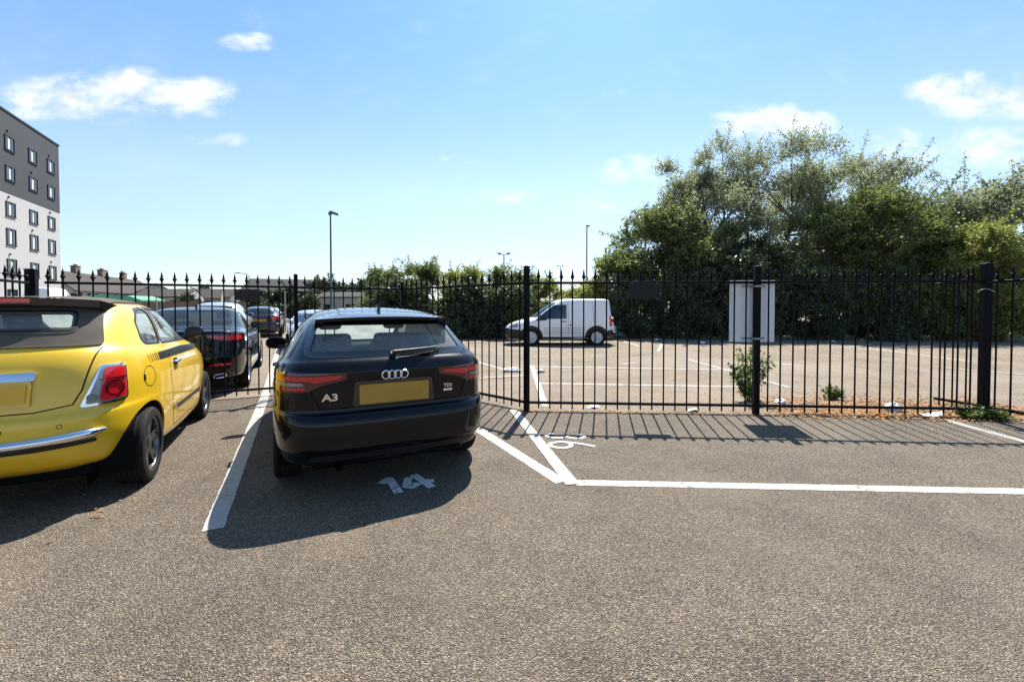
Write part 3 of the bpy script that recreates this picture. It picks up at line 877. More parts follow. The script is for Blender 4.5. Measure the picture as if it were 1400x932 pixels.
SALOON = [
 LV((-2.33, .27), (.82, .2), (2.3, .2)),
 LV((-2.41, .32), (.895, .25), (2.42, .26)),
 LV((-2.46, .5), (.925, .45), (2.46, .5)),
 LV((-2.47, .62), (.933, .6), (2.47, .62)),
 LV((-2.45, .72), (.935, .74), (2.45, .7)),
 LV((-2.43, .90), (.925, .86), (2.3, .80)),
 LV((-2.41, 1.05), (.905, .95), (1.9, .9)),
 LV((-2.33, 1.085), (.885, .985), (1.5, .95), p=(6, 4)),
 LV((-1.75, 1.115), (.85, 1.01), (1.05, 1.0), p=(5, 3.4), b=(.05, .05)),
 LV((-1.45, 1.24), (.76, 1.18), (.65, 1.19), p=(4.5, 3.2), b=(.05, .05)),
 LV((-1.1, 1.385), (.66, 1.35), (.25, 1.36), p=(4, 3.2), b=(.05, .05)),
 LV((-.97, 1.42), (.6, 1.41), (.1, 1.415), p=(4, 3), b=(.05, .05)),
 LV((-.8, 1.445), (.5, 1.44), (-.02, 1.44), p=(3.5, 3), b=(.03, .03)),
 LV((-.62, 1.465), (.25, 1.465), (-.2, 1.465), p=(3, 3), b=(0, 0)),
 LV((-.45, 1.47), (.01, 1.47), (-.4, 1.47), p=(2, 2), b=(0, 0)),
]

def black_saloon():
    t = thing('parked_car', 'black saloon seen through the gate bars with red tail lights and chrome exhaust', 'car')
    sh = Shell(SALOON, 30, 4)
    R = .34; axles = (-1.45, 1.52)
    rw = rpoly([(-.66, 1.14), (.66, 1.14), (.56, 1.40), (-.56, 1.40)], .05)
    arches = [(y, R, .375, *sorted((s*.62, s*1.3))) for y in axles for s in (1, -1)]
    ws = rpoly([(-.66, 1.03), (.66, 1.03), (.57, 1.37), (-.57, 1.37)], .05)
    sw = [rpoly([(.72, 1.03), (.25, 1.30), (-.15, 1.375), (-.19, 1.03)][::-1], .03), rpoly([(-.25, 1.03), (-.22, 1.375), (-.75, 1.35), (-1.18, 1.19), (-1.22, 1.09), (-1.15, 1.05)][::-1], .04)]
    cuts = [(REAR, rw, -5, -.6), (FRONT, ws, -5, .1)]+[(mframe(RIGHT, s), mpoly(p, s), -4, -.4) for s in (1, -1) for p in sw]
    sh.body('body', M['black_paint'], t, cuts, arches)
    sh.patch(REAR, rw, 'rear_window', M['glass_tint'], t, -.005, 0, .05)
    sh.patch(FRONT, ws, 'windscreen', M['glass'], t, -.005, 0, .05)
    for s in (1, -1):
        for p in sw:
            g = sh.patch(mframe(RIGHT, s), mpoly(p, s), 'side_window', M['glass_tint'], t, -.005, 0, .05)
            sh.strip(mframe(RIGHT, s), mpoly(p, s), .018, 'window_seal', M['trim'], g, .002, .003, True)
        for y in axles:
            arch_liner(t, s*.86, y, R, .378, .26); wheel(t, s*.815, y, R, .23, 'double', .75, ('alloy', 'alloy'), 5)
        fr = mframe((35, .65, -2.35), s)
        L = sh.patch(fr, mpoly(rpoly([(-.24, 1.02), (-.24, .965), (.0, .90), (.36, .90), (.33, 1.005), (.1, 1.03)], .025), s), 'tail_light', M['dark_red_lens'], t, .006, .01, .03)
        sh.patch(fr, mpoly(rpoly([(-.20, .995), (-.20, .965), (.02, .92), (.34, .92), (.32, .985)], .02), s), 'lamp_bar', M['red_lens'], L, .008, 0, .03)
        sh.patch(REAR, mpoly(rpoly([(.46, .50), (.74, .51), (.74, .545), (.46, .535)], .01), s), 'reflector', M['red_lens'], t, .006, .008, .03)
        b = MB(); pr = [(.085*math.copysign(abs(math.cos(a))**.6, math.cos(a)), .035*math.copysign(abs(math.sin(a))**.6, math.sin(a))) for a in np.linspace(0, 2*PI, 33)[:-1]]
        b.tube([(p[0], p[1], .012) for p in pr], .010, 8, closed=True)
        e = flat_mesh(sh, REAR, s*.58, .34, b.v, b.f, 'exhaust_trim', 'chrome', t, .004)
        mirror_part(t, sh.hit(mframe(RIGHT, s), s*.62, 1.02)[0], s, 'black_paint', (.22, .15, .14), 'gloss_black')
        sh.strip(mframe(RIGHT, s), [(s*a, b_) for a, b_ in [(-.22, 1.02), (-.24, .4)]], .006, 'door_gap', M['gap'], t, .001, 0)
        sh.strip(mframe(RIGHT, s), [(s*a, b_) for a, b_ in [(-1.02, 1.02), (-1.16, .85), (-1.02, .4)]], .006, 'door_gap', M['gap'], t, .001, 0)
        door_handle(sh, -.42, .88, s, t, 'black_paint'); door_handle(sh, -1.2, .90, s, t, 'black_paint')
    sh.strip(REAR, [(-.52, 1.03), (-.50, .74), (.50, .74), (.52, 1.03)], .007, 'boot_gap', M['gap'], t, .001, 0)
    sh.patch(REAR, rpoly([(-.72, .26), (.72, .26), (.66, .40), (-.66, .40)], .03), 'rear_skirt', M['trim'], t, .003, .005, .05)
    plate(sh, REAR, 0, .83, .53, .12, t)
    aerial(sh, -.72, t)
    u = MB(); u.box((0, 0, .27), (1.3, 4.4, .10), bev=.03); u.build('underbody', M['gap'], t)
    f = MB(); f.box((0, -.1, .45), (1.4, 3.0, .04)); f.build('cabin_floor', M['seat_cloth'], t)
    for x in (-.37, .37): seat(t, x, .0, .45, tilt=.25)
    b = MB(); b.box((0, -.85, .55), (1.25, .5, .16), bev=.05); b.box((0, -1.12, .85), (1.25, .14, .55), Matrix.Rotation(.3, 4, 'X'), .05)
    b.build('rear_bench', M['seat_cloth'], t, 50)
    dashboard(t, .82, .99, 1.4)
    return t

def far_car(label, paintm, scale=(1, 1, 1), plate_m='plate_yellow'):
    """small-in-the-picture hatchback: same shell, all main parts"""
    t = thing('parked_car', label, 'car')
    sh = Shell(HATCH, 20, 3, scale)
    sx, sy, sz = scale
    sc = lambda fr, pts: [((p[0]*(sx if fr is REAR or fr is FRONT else sy)), p[1]*sz) for p in pts]
    sh.plain('body', M[paintm], t)
    def pt(fr, pts, name, mat, off=.004, s=1):
        p = rpoly(sc(fr, pts), .04)
        return sh.patch(mframe(fr, s), mpoly(p, s), name, M[mat], t, off, .006, .08)
    pt(REAR, [(-.62, 1.085), (.62, 1.085), (.54, 1.335), (-.54, 1.335)], 'rear_window', 'glass_dark')
    pt(FRONT, [(-.64, 1.02), (.64, 1.02), (.55, 1.33), (-.55, 1.33)], 'windscreen', 'glass_dark')
    R = .32*sz
    for s in (1, -1):
        pt(RIGHT, [(.80, 1.01), (.12, 1.32), (-.42, 1.335), (-.47, 1.015)][::-1], 'side_window', 'glass_dark', s=s)
        pt(RIGHT, [(-.53, 1.015), (-.49, 1.33), (-.95, 1.305), (-1.30, 1.12)][::-1], 'side_window', 'glass_dark', s=s)
        for y in (-1.32*sy, 1.28*sy):
            sh.patch(mframe(RIGHT, s), mpoly([(y+.37*sz*math.cos(a), max(.2, R+.37*sz*math.sin(a))) for a in np.linspace(0, 2*PI, 28)[:-1]], s), 'wheel_arch', M['gap'], t, .002, 0, .1)
            wheel(t, s*(.80*sx+.02), y, R, .2, 'five', .7)
        fr = mframe((35, .6*sx, -2.0*sy), s)
        sh.patch(fr, mpoly(rpoly([(-.2, .95*sz), (-.05, .82*sz), (.36, .82*sz), (.34, .97*sz)], .03), s), 'tail_light', M['red_lens'], t, .006, .01, .05)
        fr = mframe((145, .6*sx, 1.9*sy), s)
        sh.patch(fr, mpoly(rpoly([(-.30, .64*sz), (.15, .62*sz), (.16, .72*sz), (-.25, .78*sz)], .03), s), 'headlight', M['clear_lens'], t, .006, .01, .05)
        mirror_part(t, sh.hit(mframe(RIGHT, s), s*.68*sy, 1.0*sz)[0], s, paintm, (.22, .15, .14), 'gloss_black')
    plate(sh, REAR, 0, .80*sz, .52, .12, t, plate_m)
    u = MB(); u.box((0, 0, .25), (1.3, 3.8, .10), bev=.03); u.build('underbody', M['gap'], t)
    return t

VAN = [
 LV((-2.0, .30), (.78, .22), (2.0, .22), p=(9, 5)),
 LV((-2.08, .38), (.85, .28), (2.08, .3), p=(9, 5)),
 LV((-2.1, .55), (.885, .5), (2.12, .5), p=(9, 5)),
 LV((-2.09, .7), (.895, .7), (2.1, .66), p=(9, 5)),
 LV((-2.08, .9), (.895, .85), (1.97, .80), p=(9, 5)),
 LV((-2.07, 1.05), (.885, 1.0), (1.55, .97), p=(9, 4.5)),
 LV((-2.06, 1.12), (.875, 1.06), (1.24, 1.04), p=(9, 4), b=(.04, .05)),
 LV((-2.03, 1.4), (.82, 1.38), (.72, 1.40), p=(9, 4), b=(.04, .05)),
 LV((-1.99, 1.68), (.765, 1.67), (.24, 1.68), p=(9, 4), b=(.04, .05)),
 LV((-1.96, 1.755), (.735, 1.745), (.10, 1.755), p=(9, 4), b=(.04, .05)),
 LV((-1.88, 1.795), (.66, 1.79), (-.05, 1.79), p=(7, 4), b=(.04, .04)),
 LV((-1.4, 1.815), (.35, 1.815), (-.4, 1.815), p=(4, 3), b=(0, 0)),
 LV((-1.0, 1.82), (.01, 1.82), (-.9, 1.82), p=(2, 2), b=(0, 0)),
]

def small_van(label, scale=(1, 1, 1), full=True):
    t = thing('parked_van', label, 'van')
    sh = Shell(VAN, 26, 4, scale); sx, sy, sz = scale
    sh.plain('body', M['white_paint'], t)
    R = .325*sz
    for s in (1, -1):
        rt = mframe(RIGHT, s)
        W = sh.patch(rt, mpoly(rpoly([(y*sy, z*sz) for y, z in [(.90, 1.02), (.22, 1.56), (-.26, 1.58), (-.26, 1.04)]][::-1], .04), s), 'side_window', M['glass_dark'], t, .004, .006, .06)
        sh.patch(rt, mpoly(rpoly([(y*sy, z*sz) for y, z in [(.98, .96), (.84, 1.06), (.52, 1.05), (.50, .985)]][::-1], .02), s), 'window_corner', M['trim'], t, .006, .008, .06)
        for y in (-1.42*sy, 1.10*sy):
            ar = [(y+.45*sz*math.cos(a), R+.45*sz*math.sin(a)) for a in np.linspace(-.18, PI+.18, 26)]
            sh.patch(rt, mpoly(ar, s), 'wheel_arch', M['trim'], t, .008, .01, .06)
            wheel(t, s*(.80*sx+.03), y, R, .2, 'cap', .68, ('hub_plastic', 'alloy'), 7)
        sh.strip(rt, [(s*.68*sy, .30*sz), (s*-1.0*sy, .30*sz)], .07, 'sill', M['trim'], t, .006, .008)
        for z in (.47, .54, .61, .68):
            sh.strip(rt, [(s*.62*sy, z*sz), (s*-.95*sy, z*sz)], .012, 'side_groove', M['plate_black'], t, .001, 0)
        for y in (-.32, .78):
            sh.strip(rt, [(s*y*sy, 1.05*sz if y > 0 else 1.66*sz), (s*y*sy, .36*sz)], .010, 'door_gap', M['gap'], t, .001, 0)
        sh.strip(rt, [(s*-1.25*sy, 1.70*sz), (s*-1.30*sy, .9*sz)], .008, 'panel_gap', M['gap'], t, .001, 0)
        hb = MB(); hb.box((0, 0, .012), (.20, .035, .03), bev=.01); flat_mesh(sh, rt, s*-.16*sy, .93*sz, hb.v, hb.f, 'door_handle', 'trim', t)
        hb = MB(); hb.lathe([(.001, .006), (.03, .006), (.032, 0)], 16); flat_mesh(sh, rt, s*-.40*sy, .80*sz, hb.v, hb.f, 'fuel_cap', 'trim', t)
        fr = mframe((140, .62*sx, 1.85*sy), s)
        sh.patch(fr, mpoly(rpoly([(-.30, .70*sz), (.12, .68*sz), (.10, .79*sz), (-.24, .92*sz)], .03), s), 'headlight', M['clear_lens'], t, .006, .01, .05)
        fr = mframe((45, .75*sx, -2.0*sy), s)
        sh.patch(fr, mpoly(rpoly([(-.05, .75*sz), (.10, .75*sz), (.10, 1.15*sz), (-.05, 1.15*sz)], .02), s), 'tail_light', M['red_lens'], t, .006, .01, .05)
        fr = mframe((150, 0, 1.9*sy), s)
        m = mirror_part(t, sh.hit(rt, s*.72*sy, 1.04*sz)[0], s, 'trim', (.20, .13, .24), 'gloss_black')
    sh.patch(FRONT, rpoly([(-.84*sx, .27*sz), (.84*sx, .27*sz), (.84*sx, .62*sz), (.6*sx, .66*sz), (-.6*sx, .66*sz), (-.84*sx, .62*sz)], .04), 'front_bumper', M['trim'], t, .012, .014, .05)
    b = sh.patch(REAR, rpoly([(-.84*sx, .36*sz), (.84*sx, .36*sz), (.84*sx, .60*sz), (-.84*sx, .60*sz)], .04), 'rear_bumper', M['trim'], t, .05, .054, .05)
    st = MB(); st.box((0, -2.14*sy, .46*sz), (1.5*sx, .14, .12), bev=.03); st.build('rear_step', M['trim'], t)
    sh.patch(FRONT, rpoly([(-.70*sx, 1.09*sz), (.70*sx, 1.09*sz), (.62*sx, 1.66*sz), (-.62*sx, 1.66*sz)], .06), 'windscreen', M['glass_dark'], t, .004, .006, .06)
    plate(sh, REAR, 0, .80*sz, .52, .12, t)
    u = MB(); u.box((0, 0, .27), (1.2, 3.7, .10), bev=.03); u.build('underbody', M['gap'], t)
    return t

HEAD = math.radians(26.5)          # the bays run this far to the left of the view
DV = Vector((-math.sin(HEAD), math.cos(HEAD), 0)); RV = Vector((math.cos(HEAD), math.sin(HEAD), 0))
def place(o, p, rz=HEAD):
    o.location = (p.x, p.y, 0); o.rotation_euler = (0, 0, rz)

def cars():
    a = black_hatchback(); place(a, Vector((-.90, 3.345, 0))+DV*2.12)
    y = yellow_convertible(); place(y, Vector((-3.515, 2.755, 0))+DV*1.775)
    b = black_saloon(); place(b, Vector((-5.30, 6.72, 0))+DV*2.47)
    c = far_car('dark five-seat hatchback standing tail-on far behind the black saloon', 'dark_paint', (1.04, 1.0, 1.05)); place(c, up(357, 440, 21.5)+DV*1.5)
    c = far_car('silver tall car just ahead of the black saloon, only its roof and mirror showing', 'silver_paint', (1.03, 1.0, 1.14)); place(c, up(300, 440, 15.5)+DV*1.0)
    c = far_car('pale grey car farthest up the row beyond the dark hatchback', 'silver_paint', (1.0, 1.0, 1.03)); place(c, up(368, 440, 31)+DV*1.5)
    c = far_car('silver car facing the gate, peeping out left of the black hatchback roof', 'silver_paint', (1.0, 1.0, .95)); place(c, up(431, 440, 15.5), HEAD+PI)
    v = small_van('white panel van with black bumpers and arches parked side-on in the empty lot')
    place(v, Vector(((762-700)/F*17.4, 17.35, 0)), PI/2)
    w = far_car('white car almost wholly hidden behind the white panel van', 'white_paint', (1.0, 1.0, 1.0)); place(w, Vector(((838-700)/F*20.3-2.1, 20.3, 0)), PI/2)
    f = small_van('tall white van beyond the left gate post, curved top just above the yellow car', (.86, 1.4, 1.58)); place(f, up(53, 440, 29)+DV*2.5)
# ============================================================ ground, markings
def asphalt_nodes(t):
    co = t.coord('Object')
    v1 = t.voro(co, 125); v2 = t.voro(co, 58)
    sp = t.node('ShaderNodeSeparateColor'); t.l.new(v1.outputs['Color'], sp.inputs[0])
    sp2 = t.node('ShaderNodeSeparateColor'); t.l.new(v2.outputs['Color'], sp2.inputs[0])
    stone = t.ramp(sp.outputs[0], [(0, (.045, .037, .029)), (.28, (.155, .127, .097)), (.62, (.295, .242, .183)), (.86, (.40, .34, .268)), (1, (.68, .60, .50))])
    stone2 = t.ramp(sp2.outputs[1], [(0, (.09, .075, .058)), (.5, (.245, .20, .150)), (.94, (.30, .255, .203)), (1, (.58, .53, .46))])
    c = t.mix(.30, stone, stone2)
    c = t.mix(.10, c, (.235, .195, .150, 1))
    gapd = t.smooth(v1.outputs['Distance'], .25, .62)
    c = t.mix(t.math('MULTIPLY', gapd, .58), c, (.030, .027, .024, 1))
    big = t.noise(co, .45, 8, .7, .8); mid = t.noise(co, 2.2, 6, .65)
    k = t.math('ADD', t.math('MULTIPLY', big, .55), t.math('MULTIPLY', mid, .45))
    c = t.mix(1.0, c, t.ramp(k, [(.30, (.54, .505, .475)), (.50, (.88, .83, .77)), (.70, (1.16, 1.08, .97))]), 'MULTIPLY')
    # oil and damp stains, sharp edged old patches
    st = t.smooth(t.noise(co, 1.3, 7, .72, .6), .60, .72)
    c = t.mix(t.math('MULTIPLY', st, .42), c, (.055, .052, .049, 1))
    # drips: small dark round spots, larger smears
    vs = t.voro(co, 1.1); ds = t.math('ADD', vs.outputs['Distance'], t.math('MULTIPLY', t.noise(co, 14, 3), .10))
    c = t.mix(t.math('MULTIPLY', t.math('SUBTRACT', 1.0, t.smooth(ds, .085, .135)), .55), c, (.045, .042, .04, 1))
    # tan dust in the coarse hollows
    du = t.smooth(t.noise(co, .9, 5, .6, .3), .46, .72)
    c = t.mix(t.math('MULTIPLY', du, .30), c, (.235, .19, .145, 1))
    h = t.math('SUBTRACT', t.math('MULTIPLY', sp.outputs[1], .45), t.math('MULTIPLY', v1.outputs['Distance'], 1.1))
    return co, c, h

def mat_asphalt():
    m, t, b = new_mat('asphalt')
    co, c, h = asphalt_nodes(t)
    t.set(b, 'Base Color', c); b.inputs['Roughness'].default_value = .78; b.inputs['Specular IOR Level'].default_value = .35
    t.set(b, 'Normal', t.bump(h, .85, .012))
    return m

def mat_line(name, wear):
    m, t, b = new_mat(name)
    co, c, h = asphalt_nodes(t)
    n = t.noise(co, 26, 6, .7); n2 = t.noise(co, 4.0, 5, .6)
    w = t.smooth(t.math('ADD', t.math('MULTIPLY', n, .6), t.math('MULTIPLY', n2, .5)), wear, wear+.10)
    cr = t.voro(co, 7, 'DISTANCE_TO_EDGE')
    crack = t.math('SUBTRACT', 1.0, t.smooth(cr.outputs['Distance'], .004, .022))
    crack = t.math('MULTIPLY', crack, t.smooth(t.noise(co, 2.0, 3), .48, .6))
    w = t.math('MAXIMUM', w, t.math('MULTIPLY', crack, .8))
    white = t.mix(t.noise(co, 60, 4), (.36, .34, .30, 1), (.50, .48, .43, 1))
    t.set(b, 'Base Color', t.mix(w, white, c)); b.inputs['Roughness'].default_value = .65
    t.set(b, 'Normal', t.bump(h, .55, .009))
    return m
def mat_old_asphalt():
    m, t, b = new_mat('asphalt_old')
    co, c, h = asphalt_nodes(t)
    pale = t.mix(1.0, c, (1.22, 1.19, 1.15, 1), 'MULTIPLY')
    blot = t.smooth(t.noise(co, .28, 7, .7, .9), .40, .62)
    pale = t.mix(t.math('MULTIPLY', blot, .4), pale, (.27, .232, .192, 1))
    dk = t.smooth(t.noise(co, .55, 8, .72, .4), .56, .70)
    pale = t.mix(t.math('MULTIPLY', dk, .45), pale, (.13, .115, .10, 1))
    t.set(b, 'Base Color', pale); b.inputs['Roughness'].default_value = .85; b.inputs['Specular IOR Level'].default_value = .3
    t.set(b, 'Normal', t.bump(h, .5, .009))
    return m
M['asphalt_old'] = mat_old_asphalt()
M['asphalt'] = mat_asphalt()
M['line_new'] = mat_line('line_new', .60)
M['line_worn'] = mat_line('line_worn', .56)
M['line_faint'] = mat_line('line_faint', .52)
M['number_paint'] = mat_line('number_paint', .60)
for n_ in M['number_paint'].node_tree.nodes:
    if n_.type == 'MIX' and tuple(round(c_, 2) for c_ in n_.inputs[7].default_value[:3]) == (.5, .48, .43): n_.inputs[6].default_value = (.68, .67, .65, 1); n_.inputs[7].default_value = (.85, .84, .82, 1)
M['line_lot'] = mat_line('line_lot', .545)

def ground():
    g = mesh_obj('ground', [(-1500, -600, 0), (1500, -600, 0), (1500, 2500, 0), (-1500, 2500, 0)], [(0, 1, 2, 3)], M['asphalt'], None, None)
    tag(g, kind='structure')
    # older, paler surface beyond the railings
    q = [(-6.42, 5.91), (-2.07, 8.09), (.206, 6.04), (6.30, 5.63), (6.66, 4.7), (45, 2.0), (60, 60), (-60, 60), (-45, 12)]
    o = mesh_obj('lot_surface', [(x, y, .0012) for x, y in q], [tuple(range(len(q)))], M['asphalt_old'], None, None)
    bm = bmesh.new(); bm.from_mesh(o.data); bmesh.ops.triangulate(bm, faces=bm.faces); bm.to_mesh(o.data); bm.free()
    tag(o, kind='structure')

def flat_band(name, a, b, w, mat, z=.004, jag=.003):
    a, b = Vector(a[:2]).to_3d(), Vector(b[:2]).to_3d()
    d = (b-a); L = d.length; d.normalize(); n = Vector((-d.y, d.x, 0))
    k = max(2, int(L/.05)); V = []
    for i in range(k+1):
        p = a+d*L*i/k
        for s in (-1, 1):
            q = p+n*s*(w/2+random.uniform(-jag, jag)); V.append((q.x, q.y, z))
    o = mesh_obj(name, V, [(2*i, 2*i+2, 2*i+3, 2*i+1) for i in range(k)], M[mat], None, None)
    return tag(o, kind='structure')

def markings():
    A = lambda x, y: at(x, y)
    # bay 14: left divider runs on through the gate
    flat_band('bay_line', A(291, 724), A(365, 535), .125, 'line_new')
    flat_band('bay_line', A(364.5, 534.5), A(385, 460), .12, 'line_worn')
    flat_band('bay_line', A(382, 470), A(392, 434), .14, 'line_worn')
    flat_band('bay_line', A(640, 578), A(768, 659), .125, 'line_new', .003)
    flat_band('bay_line', A(702, 560), A(783, 662.5), .120, 'line_new', .0065)
    flat_band('bay_line', A(787, 659.6), A(1460, 673), .115, 'line_new', .003)
    flat_band('bay_line', A(1294, 574), A(1425, 611), .105, 'line_new')
    # the lot behind the fence
    for a, b, m, z in [((727, 501), (1010, 505.5), 'line_lot', .004), ((737, 524), (1010, 528.5), 'line_lot', .004), ((727, 500), (746, 556), 'line_new', .0085),
                       ((833, 460), (873, 473), 'line_lot', .004), ((939, 491), (1079, 530), 'line_lot', .0085), ((1116, 467), (1327, 494), 'line_lot', .004),
                       ((1281, 502), (1420, 514), 'line_lot', .0085), ((653, 494.5), (692, 506), 'line_lot', .004), ((656, 517), (717, 513.5), 'line_lot', .0085),
                       ((630, 466), (692, 466.5), 'line_lot', .004), ((1290, 478), (1420, 482), 'line_faint', .0085), ((1150, 476), (1260, 474), 'line_faint', .0125),
                       ((960, 466), (1010, 468), 'line_faint', .004), ((1062, 497), (1095, 499), 'line_faint', .004), ((850, 498), (868, 496), 'line_lot', .0085), ((377, 497), (410, 497), 'line_lot', .0125), ((900, 480), (905, 470), 'line_faint', .004)]:
        flat_band('bay_line', A(*a), A(*b), .10, m, z)

def stroke(mb, pts, w, z, n0=None):
    """flat painted stroke along 2d points"""
    P = [Vector((p[0], p[1], 0)) for p in pts]; V = []
    for i, p in enumerate(P):
        d = (P[min(i+1, len(P)-1)]-P[max(i-1, 0)]).normalized(); n = Vector((-d.y, d.x, 0))
        ww = w*(1+random.uniform(-.08, .08))
        for s in (-1, 1):
            q = p+n*s*ww/2; V.append((q.x, q.y, z))
    mb.add(V, [(2*i, 2*i+2, 2*i+3, 2*i+1) for i in range(len(P)-1)])

def dense(pts, step=.012):
    out = []
    for a, b in zip(pts[:-1], pts[1:]):
        a, b = Vector(a), Vector(b); n = max(1, int((b-a).length/step))
        out += [tuple(a.lerp(b, i/n)) for i in range(n)]
    return out+[tuple(pts[-1])]

def bay_numbers():
    def put(name, c, ux, uy, strokes, w, mat, label):
        b = MB()
        for i, s in enumerate(strokes):
            pts = [(c.x+ux.x*u+uy.x*v, c.y+ux.y*u+uy.y*v) for u, v in dense(s)]
            stroke(b, pts, w, .0045+.003*i)
        o = b.build(name, M[mat], None, None)
        tag(o, label, 'bay number', kind='structure')
    # bay 14, reads from the camera side
    put('bay_number', at(537, 664.5), RV, DV, [[(-.075, .085), (-.02, .155), (.02, .165)], [(.0, .17), (.015, -.165)]], .072, 'number_paint', 'painted figure 1 of bay number 14')
    put('bay_number', at(571, 658.5), RV, DV, [[(-.045, .125), (-.105, -.055), (-.06, -.085), (.0, -.03)], [(.0, .16), (.075, -.17)], [(.035, -.03), (.125, -.055)]], .072, 'number_paint', 'painted figure 4 of bay number 14')
    # bay 36, reads from the right: tops point right
    R2 = (at(1348, 573)-at(720, 562)).normalized(); B2 = Vector((R2.y, -R2.x, 0))
    arc = lambda cx, cy, rx, ry, a0, a1: [(cx+rx*math.cos(math.radians(a)), cy+ry*math.sin(math.radians(a))) for a in np.linspace(a0, a1, 18)]
    # glyph axes: u = reading direction (towards camera), v = glyph up (to the right)
    three = [arc(0, .120, .070, .100, 165, -85), arc(0, -.090, .078, .115, 85, -165)]
    six = [arc(0, -.105, .095, .115, 0, 360), [(-.093, -.11), (-.085, -.02), (-.058, .08), (-.015, .17), (.04, .25)]]
    put('bay_number', at(772, 596.3), B2, R2, three, .042, 'number_paint', 'painted figure 3 of bay number 36')
    put('bay_number', at(780, 608.5), B2, R2, six, .044, 'number_paint', 'painted figure 6 of bay number 36')

# ============================================================ fence
def V2(x, y): return Vector((x, y, 0))
CORNER = V2(-2.07, 8.09); GATE0 = V2(-6.42, 5.91); GATE1 = V2(-3.66, 7.28)
P720 = V2(.206, 6.04); P1035 = V2(3.33, 5.84); P1348 = V2(6.22, 5.64)
RAIL, RAILB = 1.80, .12
SHARED = {}
def picket_parts(parent, x, y=0.0, lean=0.0):
    if 'picket' not in SHARED:
        b = MB(); b.cyl((0, 0, .035), (0, 0, 1.86), .0105, n=10); p = b.build('picket', M['fence_paint'], parent)
        f = MB(); f.lathe([(.0105, 1.845), (.018, 1.85), (.018, 1.858), (.012, 1.862), (.024, 1.872), (.030, 1.886), (.024, 1.900), (.014, 1.908), (.017, 1.916), (.013, 1.94), (.007, 1.975), (.0005, 2.005)], 12)
        q = f.build('finial', M['fence_paint'], p)
        SHARED['picket'] = p
    else:
        p = shallow(SHARED['picket'], parent); q = shallow(SHARED['picket'].children[0], p)
    p.location = (x, y, random.uniform(-.004, .004)); p.rotation_euler = (0, lean, random.uniform(0, 6))
    return p

def fence_post(parent, x, w, h, cap=True):
    b = MB(); b.box((x, 0, h/2), (w, w, h), bev=.006)
    o = b.build('post', M['fence_paint'], parent)
    if cap:
        c = MB(); c.box((x, 0, h+.008), (w+.012, w+.012, .016), bev=.005)
        c.add([(x-w*.4, -w*.4, h+.016), (x+w*.4, -w*.4, h+.016), (x+w*.4, w*.4, h+.016), (x-w*.4, w*.4, h+.016), (x, 0, h+.03)], [(0, 1, 4), (1, 2, 4), (2, 3, 4), (3, 0, 4)])
        c.build('post_cap', M['fence_paint'], o)
    return o

def panel(p0, p1, label, name='railing_panel', cat='fence', posts=(), spacing=.157, start=.10, end=.08, r0=0.0, r1=0.0, group='black spiked railing panels'):
    d = p1-p0; L = d.length; rz = math.atan2(d.y, d.x)
    t = thing(name, label, cat, (p0.x, p0.y, 0), rz, group)
    for z, n in ((RAIL, 'top_rail'), (RAILB, 'bottom_rail')):
        b = MB(); b.box(((r0+L-r1)/2, 0, z), (L-r0-r1, .045, .034), bev=.004); b.build(n, M['fence_paint'], t)
    n = int(round((L-start-end)/spacing))
    for i in range(n+1): picket_parts(t, start+(L-start-end)*i/n, 0, random.uniform(-.003, .003))
    for x, w, h in posts: fence_post(t, x, w, h)
    return t, L

def fences():
    rv = (GATE1-GATE0).normalized()
    g, L = panel(GATE0, GATE1, 'black spiked gate leaf in front of the black saloon, with a small black plate', 'metal_gate', 'gate', posts=[(3.08, .062, 2.0)], start=.03, end=.09, group=None)
    h = MB(); h.box((2.92, -.05, .78), (.05, .06, .16), bev=.01); h.cyl((2.92, -.11, .80), (2.84, -.11, .80), .008, n=8); h.build('latch', M['fence_paint'], g)
    panel(GATE1, CORNER, 'short railing panel directly behind the black hatchback, from gate post to back corner', posts=[((CORNER-GATE1).length, .05, 1.93)], start=.14, end=.12)
    panel(CORNER, P720, 'angled railing panel running from behind the hatchback to the post near bay 36', posts=[((P720-CORNER).length, .068, 2.02)], start=.15, end=.13)
    panel(P720, P1035, 'railing panel in front of the white van, left of the white board', posts=[((P1035-P720).length, .075, 2.0)], start=.17, end=.14)
    p, L = panel(P1035, P1348, 'railing panel right of the white board, over brown leaf litter and rubbish', posts=[((P1348-P1035).length, .090, 2.02)], start=.155, end=.17)
    b = MB(); b.box((1.37, -.015, 1.02), (.05, .03, .02), bev=.006); b.box((1.34, -.02, 1.02), (.08, .012, .010), bev=.003); b.build('clip', M['trim'], p)
    w = MB(); w.tube([(2.90+.072*math.cos(a)-.005, .072*math.sin(a), 1.68+.02*math.sin(2*a)) for a in np.linspace(0, 2*PI, 20)], .006, 6); w.build('wire_tie', M['galv'], p)
    panel(V2(6.24, 6.32), V2(6.66, 4.7), 'railing panel turning towards the camera at the right edge behind the thick post', start=.06, end=.1, spacing=.15)
    a = V2(-6.76, 6.05); panel(a+V2(.454, -.891)*2.2, a, 'short railing length at the far left above the yellow car', posts=[(2.2, .11, 1.98)], start=.12, end=.14)

